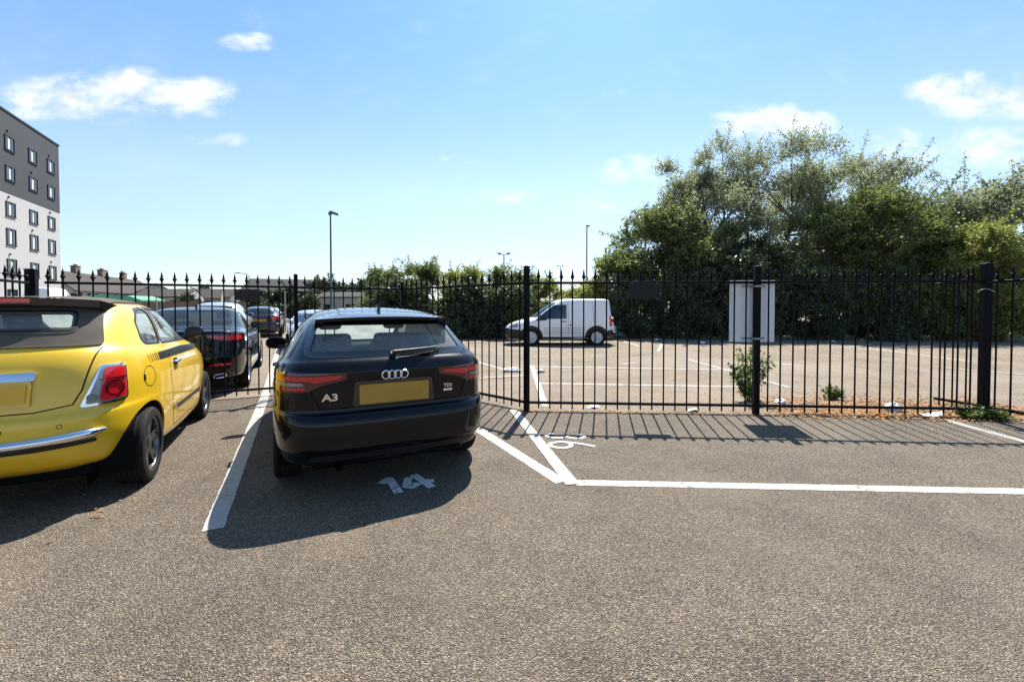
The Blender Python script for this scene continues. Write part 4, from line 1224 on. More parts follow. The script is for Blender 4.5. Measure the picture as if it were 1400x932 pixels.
def plates():
    # two small black plates wired to the railings and the white board behind the post
    def small(p, d, z, w, h, label):
        rz = math.atan2(d.y, d.x)
        t = thing('sign_plate', label, 'sign', (p.x, p.y, z), rz, 'small black plates on the railings')
        b = MB(); b.box((0, -.030, 0), (w, .004, h), bev=.0015); b.build('plate', M['plate_black'], t)
        for x in (-w*.4, w*.4):
            c = MB(); c.box((x, -.0345, h*.36), (.012, .004, .012), bev=.001); c.build('bolt', M['galv'], t)
    rv = (GATE1-GATE0).normalized()
    small(GATE0+rv*2.39, rv, 1.665, .345, .175, 'small black sign plate fixed to the gate below its top rail')
    r2 = (P1035-P720).normalized()
    small(P720+r2*1.62, r2, 1.70, .42, .25, 'small black sign plate on the railings right of the white van, against dark ivy')
    p = P1035; d = (P1348-P720).normalized()
    t = thing('notice_board', 'white board seen from its back, strapped to the middle fence post', 'board', (p.x, p.y, 0), math.atan2(d.y, d.x))
    b = MB(); b.box((-.03, .075, 1.405), (.60, .012, .845), bev=.003)
    b.build('panel', M['board_white'], t)
    for z in (1.745, 1.035):
        b = MB(); b.box((-.02, .058, z), (.30, .018, .022), bev=.003); b.build('bracket_rail', M['galv'], t)
        b = MB(); b.box((0, -.047, z), (.115, .006, .025), bev=.002); b.box((-.052, .0, z), (.006, .10, .025)); b.box((.052, .0, z), (.006, .10, .025)); b.build('strap', M['galv'], t)

# ============================================================ foliage
def leaf_mat(name, a, b_, trans=.35, rough=.5, scale=.9):
    m, t, b = new_mat(name)
    co = t.coord('Object')
    n = t.noise(co, scale, 3); f = t.noise(co, 9, 2)
    k = t.math('ADD', t.math('MULTIPLY', n, .5), t.math('MULTIPLY', f, .5))
    c = t.ramp(k, [(.33, a), (.66, b_)])
    t.set(b, 'Base Color', c); b.inputs['Roughness'].default_value = rough; b.inputs['Specular IOR Level'].default_value = .45
    out = t.n['Material Output']
    tl = t.node('ShaderNodeBsdfTranslucent'); t.set(tl, 0, t.mix(1.0, c, (1.35, 1.45, 1.0, 1), 'MULTIPLY'))
    mx = t.node('ShaderNodeMixShader'); mx.inputs[0].default_value = trans
    t.l.new(b.outputs[0], mx.inputs[1]); t.l.new(tl.outputs[0], mx.inputs[2]); t.l.new(mx.outputs[0], out.inputs[0])
    return m
M['leaf_grey'] = leaf_mat('leaf_grey', (.135, .148, .105), (.29, .305, .235), 0.55)
M['leaf_green'] = leaf_mat('leaf_green', (.085, .108, .040), (.19, .215, .085), 0.5)
M['leaf_yellow'] = leaf_mat('leaf_yellow', (.14, .155, .045), (.29, .30, .10), 0.52)
M['leaf_dark'] = leaf_mat('leaf_dark', (.048, .066, .036), (.105, .130, .070), 0.36, .42)
M['leaf_far'] = leaf_mat('leaf_far', (.045, .062, .030), (.075, .095, .045), .25)
M['leaf_weed'] = leaf_mat('leaf_weed', (.05, .085, .02), (.12, .16, .04), .4)
M['leaf_dry'] = leaf_mat('leaf_dry', (.20, .095, .038), (.46, .26, .11), 0.15, .8, 3.0)
M['bark'] = pbr('bark', (.10, .085, .065), .9, var=.4, vscale=4, bump=.5, bscale=22)

def leaves_mesh(P, size, aspect=.5, up=.3, R=None, droop=.0):
    """rhombic leaves at points P (n,3)"""
    R = R or rng
    n = len(P)
    a = R.normal(size=(n, 3)); a[:, 2] -= droop; a /= np.linalg.norm(a, axis=1)[:, None]
    nn = R.normal(size=(n, 3)); nn[:, 2] += up*2
    b = np.cross(nn, a); b /= np.linalg.norm(b, axis=1)[:, None]+1e-9
    s = size*R.uniform(.6, 1.3, size=(n, 1))
    c = np.cross(a, b)
    V = np.stack([P-a*s*.5, P+b*s*aspect*.5-a*s*.05+c*s*.08, P+a*s*.5, P-b*s*aspect*.5-a*s*.05+c*s*.08], 1).reshape(-1, 3)
    return V

def leaf_obj(name, V, mat, parent=None):
    n = len(V)//4
    me = bpy.data.meshes.new(name)
    me.vertices.add(len(V)); me.vertices.foreach_set('co', V.astype(np.float32).ravel())
    me.loops.add(4*n); me.loops.foreach_set('vertex_index', np.arange(4*n, dtype=np.int32))
    me.polygons.add(n); me.polygons.foreach_set('loop_start', np.arange(0, 4*n, 4, dtype=np.int32)); me.polygons.foreach_set('loop_total', np.full(n, 4, dtype=np.int32))
    me.materials.append(M[mat]); me.update(); me.validate()
    return link(bpy.data.objects.new(name, me), parent)

def tree(name, label, base, H, W, D, blobs=40, zmin=.2, leaf=.13, mat='leaf_green', br=.17, twigs=60, per=14, seed=1, group=None, top=1.6, stems=4, spread=.09, cat='tree', lean=0.0, aspect=.5, trunk=.12, shape=None):
    R = np.random.default_rng(seed)
    t = thing(name, label, cat, (base[0], base[1], 0), 0, group)
    C_ = []
    while len(C_) < blobs:
        z = R.uniform(0, 1); x, y = R.uniform(-1, 1, 2)
        lim = shape(z) if shape else math.sqrt(max(0, 1-max(0, (z-.35)/.65)**2))*(.75+.25*min(1, z/.35))
        if math.hypot(x, y) > lim: continue
        if math.hypot(x, y)+.0 < lim*.45 and R.uniform() < .5 and z < .7: continue
        C_.append((x*W/2*(1-br)+lean*z, y*D/2*(1-br), (zmin+(1-zmin)*z)*H*(1-br*.5)))
    C_ = np.array(C_)
    rad = br*min(W, H*1.3)*R.uniform(.55, 1.15, len(C_))
    # wood
    wd = MB(); nodes = []
    for k in range(stems):
        a = 2*PI*k/stems+R.uniform(-.4, .4); h = H*R.uniform(.40, .62)
        b0 = Vector((math.cos(a)*trunk*1.2, math.sin(a)*trunk*1.2, 0)); b1 = Vector((math.cos(a)*W*.17+lean*.4, math.sin(a)*D*.17, h))
        mid = (b0+b1)/2+Vector((R.uniform(-.3, .3), R.uniform(-.3, .3), 0))
        pts = [b0*(1-u)**2+mid*2*u*(1-u)+b1*u*u for u in np.linspace(0, 1, 8)]
        wd.tube(pts, [trunk*(1-.65*i/7) for i in range(8)], 8)
        nodes += pts[3:]
    br_ = MB()
    for c in C_:
        cv = Vector(c); q = min(nodes, key=lambda p: (p-cv).length+max(0, p.z-cv.z)*2)
        mid = (q+cv)/2+Vector((0, 0, -.06*(cv-q).length))+Vector(R.uniform(-.15, .15, 3))
        pts = [q*(1-u)**2+mid*2*u*(1-u)+cv*u*u for u in np.linspace(0, 1, 6)]
        r0 = min(trunk*.45, .012+.012*(cv-q).length)
        br_.tube(pts, [r0*(1-.75*i/5) for i in range(6)], 5, cap=False)
    wd.build('trunk', M['bark'], t, 60)
    # leaves on twigs
    pts = []
    for c, r in zip(C_, rad):
        n = max(6, int(twigs*(r/rad.mean())**2))
        d = R.normal(size=(n, 3)); d /= np.linalg.norm(d, axis=1)[:, None]
        d[:, 2] = np.where(d[:, 2] < -.45, -d[:, 2], d[:, 2])
        rr = r*R.uniform(.35, 1.12, (n, 1))**.7
        tip = c+d*rr*np.array([1.05, 1.05, .9])
        for k in range(per):
            u = R.uniform(0, 1, (n, 1)); pts.append(tip-d*u*spread*4+R.normal(size=(n, 3))*spread)
    # long shoots that break the outline
    out = np.argsort(-(C_[:, 2]+np.abs(C_[:, 0])*.3))[:max(6, blobs//3)]
    for i in out:
        for k in range(3):
            d = np.array([R.normal()*.5, R.normal()*.5, R.uniform(.4, 1)*top]); d /= np.linalg.norm(d)
            Ls = rad[i]*R.uniform(1.1, 1.75); s0 = C_[i]; bend = R.normal(size=3)*.12
            u = R.uniform(.4, 1, (int(Ls*34), 1))
            pts.append(s0+d*u*Ls+bend*u*u*Ls+R.normal(size=(len(u), 3))*spread*.75)
            br_.tube([Vector(s0+d*v*Ls+bend*v*v*Ls) for v in (0, .5, 1)], [.014, .010, .004], 4, cap=False)
    br_.build('branches', M['bark'], t, 60)
    P = np.concatenate(pts); P = P[P[:, 2] > .05]
    leaf_obj('crown', leaves_mesh(P, leaf, aspect, R=R), mat, t)
    return t

def trees():
    X = lambda px, Y: (px-700)/F*Y
    g = 'trees along the far edge of the empty lot'
    dome = None
    tree('tall_tree', 'tallest grey-green airy tree, rising behind the white board', (X(1035, 25), 25), 12.0, 13.5, 8, 84, .22, .125, 'leaf_grey', .11, 95, 15, 11, g, .8, 6, .10, trunk=.17)
    tree('tall_tree', 'grey-green airy tree left of the tallest one, bare branches showing on its left', (X(950, 24.5), 24.5), 10.9, 7.2, 7, 42, .22, .12, 'leaf_grey', .125, 70, 12, 19, g, 1.0, 5, .09, trunk=.15)
    tree('tall_tree', 'second grey-green airy tree merging into the right of the tallest one', (X(1195, 25.5), 25.5), 10.6, 11.5, 8, 64, .22, .13, 'leaf_grey', .125, 85, 15, 12, g, .8, 5, .10, trunk=.16)
    tree('leafy_tree', 'lower leafy tree with bright leaves at the left end of the tall trees', (X(915, 23), 23), 7.0, 8.4, 6, 44, .10, .15, 'leaf_green', .15, 90, 14, 13, g, 1.2, 4, .08)
    tree('leafy_tree', 'small rounded tree at the far left foot of the tall trees, behind the van', (X(842, 23.5), 23.5), 4.3, 3.6, 4, 26, .06, .14, 'leaf_yellow', .19, 70, 13, 14, g, 1.0, 3, .07)
    tree('leafy_tree', 'dense dark tree with sunlit yellow-green top, right of the white board', (X(1175, 21.5), 21.5), 7.6, 9.5, 5.5, 50, .08, .15, 'leaf_green', .15, 100, 14, 15, g, 1.0, 4, .08)
    tree('leafy_tree', 'tall loose tree cut by the right edge of the photo', (X(1395, 22.5), 22.5), 9.3, 8.5, 6, 40, .15, .15, 'leaf_grey', .14, 80, 13, 16, g, 1.5, 4, .10)
    tree('leafy_tree', 'yellow-green bush-like tree leaning over the railings at the right', (X(1335, 20), 20), 5.2, 6.2, 4, 40, .06, .14, 'leaf_yellow', .16, 80, 14, 17, g, 1.0, 4, .08)
    tree('leafy_tree', 'mid-height dark tree filling the gap behind the left edge of the white board', (X(1010, 21.5), 21.5), 6.0, 6.5, 5, 40, .06, .15, 'leaf_dark', .16, 90, 14, 18, g, 1.0, 4, .08)
    g2 = 'ivy bushes at the foot of the trees'
    for i, (px, Y, h, w, m, lab) in enumerate([(868, 21.2, 3.2, 3.2, 'leaf_dark', 'dark ivy bush over the palisade fence just right of the van'), (945, 20.6, 3.2, 3.4, 'leaf_dark', 'dark ivy bush left of the white board'),
                                               (1035, 20.0, 3.3, 3.4, 'leaf_dark', 'dark ivy bush directly behind the white board'), (1115, 19.8, 3.2, 3.2, 'leaf_dark', 'dark ivy bush just right of the white board'),
                                               (1200, 19.6, 3.3, 3.4, 'leaf_dark', 'dark ivy bush in the middle between white board and thick post'), (1285, 19.3, 3.1, 3.4, 'leaf_green', 'greener ivy bush just left of the thick fence post'),
                                               (1372, 18.8, 3.0, 3.4, 'leaf_yellow', 'bright bramble bush seen past the thick fence post at the right edge')]):
        tree('ivy_bush', lab, (X(px, Y), Y), h, w, 2.2, 34, .03, .13, m, .2, 75, 15, 30+i, g2, .6, 3, .06, 'bush', trunk=.05, shape=lambda z: 1-.25*z*z)
    g3 = 'bushes along the left side of the lot'
    for i, (px, Y, h, w, m, lab) in enumerate([(528, 23.5, 3.55, 4.0, 'leaf_green', 'tall bush at the left end of the hedge, above the hatchback roof'), (578, 23.0, 3.7, 4.0, 'leaf_green', 'tallest bush of the hedge, with a shoot sticking up above the hatchback'),
                                               (640, 22.6, 3.45, 4.0, 'leaf_yellow', 'yellow-green bush in the middle of the hedge'), (700, 22.2, 3.3, 4.0, 'leaf_green', 'bush behind the post left of the van bonnet'),
                                               (752, 24.5, 3.05, 3.2, 'leaf_yellow', 'low sunlit bush seen above the van windscreen'), (800, 25, 3.0, 3.4, 'leaf_yellow', 'low sunlit bush seen above the van roof')]):
        tree('hedge_bush', lab, (X(px, Y), Y), h, w, 3, 44, .03, .12, m, .17, 75, 15, 50+i, g3, 1.1, 3, .07, 'bush', trunk=.06, shape=lambda z: 1-.45*z*z)
    for i, (px, Y, h, w) in enumerate([(560, 21.2, 2.7, 4.0), (625, 20.9, 2.6, 3.6), (690, 20.8, 2.5, 3.4)]):
        tree('hedge_bush', ['dark low bush behind the right of the hatchback roof', 'dark low bush mid-way between hatchback and van', 'dark low bush just ahead of the van bonnet'][i], (X(px, Y), Y), h, w, 2, 32, .02, .13, 'leaf_dark', .2, 75, 15, 70+i, g3, .5, 3, .06, 'bush', trunk=.05, shape=lambda z: 1-.2*z*z)
    g4 = 'distant trees on the skyline'
    for i, (px, Y, top, w, lab) in enumerate([(278, 95, 390, 6, 'small distant tree rising between the roofs above the gate'), (440, 85, 385, 9, 'distant tree right of the dark shed roof'), (470, 80, 384, 10, 'distant tree behind the tall lamp post'), (497, 78, 381, 8, 'distant tree at the hedge end'),
                                              (385, 70, 396, 7, 'distant dark tree in front of the big shed'), (412, 60, 400, 6, 'distant bush beside the gate post'), (345, 60, 407, 6, 'low distant bush beyond the parked cars'), (255, 60, 405, 4, 'low distant shrub by the white building')]):
        h = CAMH+(421-top)/F*Y
        tree('distant_tree', lab, (X(px, Y), Y), h, w, w*.8, 30, .03, .36, 'leaf_far', .2, 40, 10, 90+i, g4, .6, 2, .16, 'tree', trunk=.16, shape=lambda z: 1-.55*z*z)

def weeds():
    def weed(label, p, h, w, stems, leaf, seed, mat='leaf_weed', per=16):
        R = np.random.default_rng(seed)
        t = thing('weed_plant', label, 'plant', (p.x, p.y, 0)); st = MB(); pts = []
        for k in range(stems):
            a = R.uniform(0, 2*PI); r = R.uniform(.2, 1)*w/2; hh = h*R.uniform(.45, 1)
            tip = np.array([math.cos(a)*r, math.sin(a)*r*.7, hh]); base = np.array([math.cos(a)*.04, math.sin(a)*.04, 0])
            u = np.linspace(0, 1, 6)[:, None]; path = base*(1-u)+tip*u; path[:, 2] = hh*u[:, 0]**.8
            st.tube([Vector(q) for q in path], [.006, .005, .005, .004, .003, .002], 5)
            v = R.uniform(.12, 1, (per, 1)); q = base*(1-v)+tip*v; q[:, 2] = hh*v[:, 0]**.8
            pts.append(q+R.normal(size=(per, 3))*.035)
        st.build('stems', M['leaf_weed'], t); P = np.concatenate(pts); P = P[P[:, 2] > .02]
        leaf_obj('leaves', leaves_mesh(P, leaf, .42, R=R), mat, t)
    weed('tall bushy weed growing at the foot of the middle fence post', at(1036, 553)+V2(0, .25), .92, .66, 30, .085, 5, 'leaf_weed', 19)
    weed('small bright green weed in the brown litter right of the middle post', at(1139, 546), .20, .22, 12, .09, 6)
    weed('low grass tuft at the foot of the thick right post', at(1330, 572), .14, .5, 22, .06, 7)
    weed('low green tuft at the foot of the fence, at the right picture edge', at(1378, 578)+V2(0, .15), .14, .45, 20, .06, 8)

def litter():
    R = np.random.default_rng(3)
    def scatter(n, f, size, name, label, mat):
        P = np.array([f() for _ in range(n)]); P = np.concatenate([P, R.uniform(.004, .022, (n, 1))], 1)
        a = R.uniform(0, 2*PI, n); V = []
        s = size*R.uniform(.5, 1.4, n)
        ax = np.stack([np.cos(a), np.sin(a), R.uniform(-.35, .35, n)], 1); bx = np.stack([-np.sin(a), np.cos(a), R.uniform(-.35, .35, n)], 1)
        V = np.stack([P-ax*s[:, None]*.5, P+bx*s[:, None]*.25, P+ax*s[:, None]*.5, P-bx*s[:, None]*.25], 1).reshape(-1, 3)
        V[:, 2] = np.maximum(V[:, 2], .003)
        o = leaf_obj(name, V, mat); tag(o, label, 'leaf litter', kind='stuff')
    d = (P1348-P720).normalized(); n = Vector((-d.y, d.x, 0))
    def band():
        u = R.beta(1.2, 1.0)*3.7+3.45; v = abs(R.normal())*.55+.03
        if R.uniform() < .12: v = -abs(R.normal())*.10
        p = P720+d*u+n*v; return (p.x, p.y)
    scatter(11000, band, .050, 'leaf_litter', 'brown dead leaves drifted behind the right-hand railings', 'leaf_dry')
    def foot():
        u = R.uniform(-.1, 6.6); v = R.normal()*.09
        p = P720+d*u+n*v; return (p.x, p.y)
    scatter(1500, foot, .032, 'leaf_litter', 'thin line of dead leaves along the foot of the railings', 'leaf_dry')
    def under():
        p = at(R.uniform(0, 160), R.uniform(668, 712)); return (p.x+R.normal()*.1, p.y+R.normal()*.1)
    scatter(70, under, .035, 'leaf_litter', 'scattered dead leaves in the shade of the yellow car', 'leaf_dry')
    def lot():
        p = at(R.uniform(640, 1395), R.uniform(467, 552)); return (p.x, p.y)
    scatter(650, lot, .04, 'leaf_litter', 'sparse dead leaves over the empty lot', 'leaf_dry')
    def crumple(name, p, size, mat, label, seed, cat='litter', flat=.5):
        r = np.random.default_rng(seed)
        bm = bmesh.new(); bmesh.ops.create_icosphere(bm, subdivisions=3, radius=1)
        from mathutils import noise as nz
        for v in bm.verts:
            k = 1+.45*nz.noise(v.co*2.2+Vector((seed*3.1, 0, 0)))+.25*nz.noise(v.co*5+Vector((0, seed*2.3, 0)))
            v.co = Vector((v.co.x*k*size[0]/2, v.co.y*k*size[1]/2, max(-.5, v.co.z*k)*size[2]/2))
        z0 = min(v.co.z for v in bm.verts); bmesh.ops.translate(bm, vec=Vector((0, 0, -z0)), verts=bm.verts)
        b = MB(); b.bm(bm); o = b.build(name, M[mat], None, 25); o.location = (p.x, p.y, .002); o.rotation_euler = (0, 0, r.uniform(0, 6))
        tag(o, label, cat)
    def sheet(name, p, w, d, hgt, mat, label, seed, cat='litter'):
        r = np.random.default_rng(seed); n = 14
        u, v = np.meshgrid(np.linspace(-1, 1, n), np.linspace(-1, 1, n), indexing='ij')
        x = u*w/2+r.normal(size=(n, n))*w*.012; y = v*d/2+r.normal(size=(n, n))*d*.012; z = np.zeros((n, n))
        for k in range(5):                                      # creases
            a = r.uniform(0, PI); o = r.uniform(-.6, .6); q = u*math.cos(a)+v*math.sin(a)-o
            z += r.uniform(.2, .6)*hgt*np.abs(q)*(1 if r.uniform() < .6 else -1); x += -q*w*.04*r.uniform()
        z += r.normal(size=(n, n))*hgt*.06; z -= z.min(); z = z/max(z.max(), 1e-6)*hgt
        keep = (np.abs(u)+np.abs(v)*.4 < 1.25+r.uniform(-.1, .1, (n, n)))
        V = np.stack([x, y, z+.005], -1).reshape(-1, 3)
        V = np.concatenate([V, V-np.array([0, 0, .0025])]); m = n*n
        Fc = []
        for i in range(n-1):
            for j in range(n-1):
                if keep[i, j]:
                    q = (i*n+j, (i+1)*n+j, (i+1)*n+j+1, i*n+j+1); Fc += [q, tuple(k+m for k in q[::-1])]
        o = mesh_obj(name, V, Fc, M[mat], None, 20); o.location = (p.x, p.y, 0); o.rotation_euler = (0, 0, r.uniform(0, 6)); tag(o, label, cat)
    crumple('plastic_bag', at(1222, 563), (.20, .16, .17), 'bag_white', 'crumpled white plastic bag under the right-hand railings', 1)
    crumple('wrapper', at(1203, 570), (.16, .11, .055), 'bag_orange', 'orange food wrapper beside the crumpled white bag', 2)
    sheet('paper_sheet', at(1272, 569), .26, .17, .05*1.4, 'bag_white', 'flattened white paper by the thick right post', 3)
    sheet('paper_sheet', at(812, 557), .20, .10, .03*1.4, 'bag_white', 'white paper lying under the railings left of the white board', 4)
    sheet('paper_sheet', at(947, 562), .18, .12, .03*1.4, 'bag_white', 'small white scrap by the fence just left of the white board', 5)
    crumple('plastic_bag', at(700, 508), (.38, .24, .14), 'bag_white', 'white carrier bag left of the post in the empty lot', 6)
    sheet('paper_sheet', at(738, 509), .20, .14, .06*1.4, 'bag_white', 'small white scrap in the lot just right of the post', 7)
    crumple('plastic_bag', at(1068, 552), (.16, .11, .10), 'bag_white', 'small white scrap beside the tall weed', 8)
    crumple('rubbish_bag', up(851, 440, 21.5)*1.0, (.95, .6, .9), 'bag_blue', 'pale blue rubbish bag at the ivy behind the van', 9)
    for i, (px, py, lab) in enumerate([(1050, 467, 'white scrap at the ivy foot just right of the white board'), (900, 466, 'white scrap at the ivy foot right of the van'), (1137, 468, 'white scrap at the ivy foot in the middle of the lot edge'), (960, 470, 'white scrap on the lot edge left of the white board')]):
        sheet('paper_sheet', at(px, py), .26, .2, .10, 'bag_white', lab, 20+i)
# ============================================================ far buildings, lamps
M['render_white'] = pbr('render_white', (.43, .425, .415), .85, var=.06, vscale=.4, dirt=(.25, (.40, .385, .36)))
M['cladding_grey'] = pbr('cladding_grey', (.040, .042, .048), .7, var=.10, vscale=.5)
M['frame_dark'] = pbr('frame_dark', (.018, .019, .021), .5)
M['pane'] = pbr('pane', (.03, .036, .042), .06, spec=.8)
M['blind'] = pbr('blind', (.60, .62, .62), .8, var=.1)
M['roof_tile'] = pbr('roof_tile', (.042, .034, .029), .9, var=.25, vscale=1.5, bump=.3, bscale=8)
M['brick'] = pbr('brick', (.20, .135, .10), .9, var=.25, vscale=3, bump=.2, bscale=10)
M['house_render'] = pbr('house_render', (.42, .39, .34), .9, var=.15)
M['roof_dark'] = pbr('roof_dark', (.018, .019, .019), .9, var=.2)
M['awning_green'] = pbr('awning_green', (.10, .34, .19), .7, var=.15)
M['palisade'] = pbr('palisade', (.22, .23, .23), .55, metal=.4, var=.3)

def gabled(name, label, c, rz, L, W, eave, ridge, wallm, roofm, chimneys=(), wins=(), group=None, cat='house', over=.3):
    """house: ridge along local x"""
    t = thing(name, label, cat, (c[0], c[1], 0), rz, group)
    b = MB(); h = W/2
    prof = [(-h, 0), (h, 0), (h, eave), (0, ridge-.12), (-h, eave)]
    Mx = Matrix(((0, 0, 1, 0), (1, 0, 0, 0), (0, 1, 0, 0), (0, 0, 0, 1)))
    b.prism(prof, -L/2, L/2, Mx); b.build('wall', M[wallm], t)
    r = MB(); sl = (ridge-eave)/h
    o = [(-h-over, eave-sl*over+.02), (0, ridge), (h+over, eave-sl*over+.02), (h+over, eave-sl*over+.17), (0, ridge+.15), (-h-over, eave-sl*over+.17)]
    r.prism(o, -L/2-.02, L/2+.02, Mx); rf = r.build('roof', M[roofm], t)
    for x in chimneys:
        k = MB(); k.box((x, 0, ridge+.45), (1.6, .8, 1.7), bev=.03); k.box((x, 0, ridge+1.34), (1.75, .95, .12))
        for dx in (-.5, 0, .5): k.cyl((x+dx, 0, ridge+1.3), (x+dx, 0, ridge+1.7), .13, .11, 10)
        k.build('chimney', M['brick'], rf)
    for x, z, w, hh in wins:
        for s in (-1, 1):
            f = MB(); f.box((x, s*(h+.02), z), (w+.16, .08, hh+.16)); fo = f.build('window', M['blind'], t)
            p = MB(); p.box((x, s*(h+.065), z), (w, .02, hh)); p.build('pane', M['pane'], fo)
    return t

def apartment():
    D = 48.0; d = Vector((.098, -.203, 0)).normalized()       # along the visible face, towards the camera
    far = Vector((-1.049*D, D, 0)); rz = math.atan2(d.y, d.x)
    L, W, H, B = 17.0, 13.0, 19.4, 12.0
    t = thing('apartment_block', 'tall apartment block, white below and dark grey above, at the left edge', 'building', (far.x, far.y, 0), rz)
    # local x runs along the face towards the camera, local -y is inside? decide so that the face normal points right
    nrm = Vector((-d.y, d.x, 0)); s = 1 if nrm.x > 0 else -1
    b = MB(); b.box((L/2, -s*W/2, B/2), (L, W, B)); b.build('lower_wall', M['render_white'], t)
    b = MB(); b.box((L/2, -s*W/2, (B+H)/2), (L+.06, W+.06, H-B)); b.build('upper_wall', M['cladding_grey'], t)
    b = MB(); b.box((L/2, -s*W/2, H+.06), (L+.2, W+.2, .16)); b.build('parapet', M['frame_dark'], t)
    zs = [16.6, 13.85, 10.55, 8.0, 5.2, 2.4]
    X = lambda px: None
    for i, z in enumerate(zs):
        for j, x in enumerate((1.75, 5.15, 8.9, 12.6)):
            hh = 1.30 if z > 8.2 else 1.5
            w = 1.36
            y0 = s*(.03 if z > B else 0)
            f = MB()                                          # reveal and frame
            f.box((x, y0+s*.035, z+hh/2), (w+.14, .07, .07)); f.box((x, y0+s*.05, z-hh/2), (w+.2, .10, .07))
            for dx in (-w/2, w/2): f.box((x+dx, y0+s*.035, z), (.07, .07, hh-.07))
            f.box((x-.12, y0+s*.03, z), (.06, .06, hh-.07))
            fo = f.build('window', M['frame_dark'], t)
            p = MB(); p.box((x, y0+s*.012, z), (w-.07, .02, hh-.07)); p.build('pane', M['pane'], fo)
            c = MB(); c.box((x+(.10 if (i+j) % 3 else .05), y0+s*.026, z-.05), (.32, .012, hh-.35)); c.build('blind', M['blind'], fo)
            if (i+j) % 2 == 0:
                v = MB(); v.box((x+.3, y0+s*.05, z+hh/2+.45), (.16, .10, .16), bev=.02); v.build('vent', M['frame_dark'], t)
    return t

def lamps():
    def column(label, p, h, head, r=.08, group=None, name='lamp_post'):
        t = thing(name, label, 'lamp post', (p.x, p.y, 0), 0, group)
        b = MB(); b.tube([(0, 0, 0), (0, 0, 1.2), (0, 0, 1.25), (0, 0, h)], [r*1.5, r*1.5, r, r*.7], 10); b.build('pole', M['lamp_grey'], t, 40)
        if head == 'single':
            b = MB(); b.cyl((0, 0, h-.05), (.30, -.05, h+.08), .035, n=8); b.build('bracket', M['lamp_grey'], t)
            b = MB(); b.box((.28, -.1, h+.02), (.50, .34, .16), Matrix.Rotation(.35, 4, 'Y'), .03); hd = b.build('lamp_head', M['lamp_grey'], t)
            b = MB(); b.box((-.05, 0, h+.02), (.16, .14, .22), bev=.03); b.build('control_box', M['lamp_grey'], t)
        elif head == 'twin':
            b = MB(); b.cyl((-.7, 0, h), (.7, 0, h), .05, n=8); b.build('crossbar', M['lamp_grey'], t)
            for s in (-1, 1):
                b = MB(); b.box((s*.62, 0, h+.12), (.55, .4, .18), Matrix.Rotation(-s*.25, 4, 'Y'), .03); b.build('lamp_head', M['lamp_grey'], t)
        elif head == 'arm':
            b = MB(); b.tube([(0, 0, h-.1), (-.2, 0, h+.25), (-1.6, 0, h+.45)], .05, 8); b.build('arm', M['lamp_grey'], t, 60)
            b = MB(); b.box((-1.95, 0, h+.46), (.9, .3, .14), bev=.04); b.build('lamp_head', M['lamp_grey'], t)
        elif head == 'post':
            b = MB(); b.box((.10, 0, h-.02), (.34, .22, .12), bev=.02); b.build('lamp_head', M['lamp_grey'], t)
    q = lambda px, Y: Vector(((px-700)/F*Y, Y, 0))
    hh = lambda top, Y: CAMH+(421-top)/F*Y
    column('tall lamp post with one floodlight head, standing left of centre', q(453, 29), hh(293, 29), 'single', .075)
    column('slim lamp post rising left of the tall trees', q(802, 42), hh(309, 42), 'post', .085)
    column('twin-headed floodlight mast above the hedge', q(689, 60), hh(348, 60), 'twin', .11)
    column('small far twin-headed mast left of the slim lamp post', q(766, 110), hh(364, 110), 'twin', .12)
    column('street lamp with a long arm far above the gate', q(341, 75), hh(377, 75), 'arm', .09)
    # plain white poles beyond the gate
    for px, Y, top, lab in [(217, 34, 393, 'pale slanting pole beyond the yellow car roof'), (390, 26, 397, 'pale bare pole beyond the gate post')]:
        t = MB(); t.tube([(0, 0, 0), (-.25 if px < 300 else 0, 0, hh(top, Y))], [.045, .04], 8)
        o = t.build('pole', M['galv'], None); o.location = q(px, Y); tag(o, lab, 'pole')

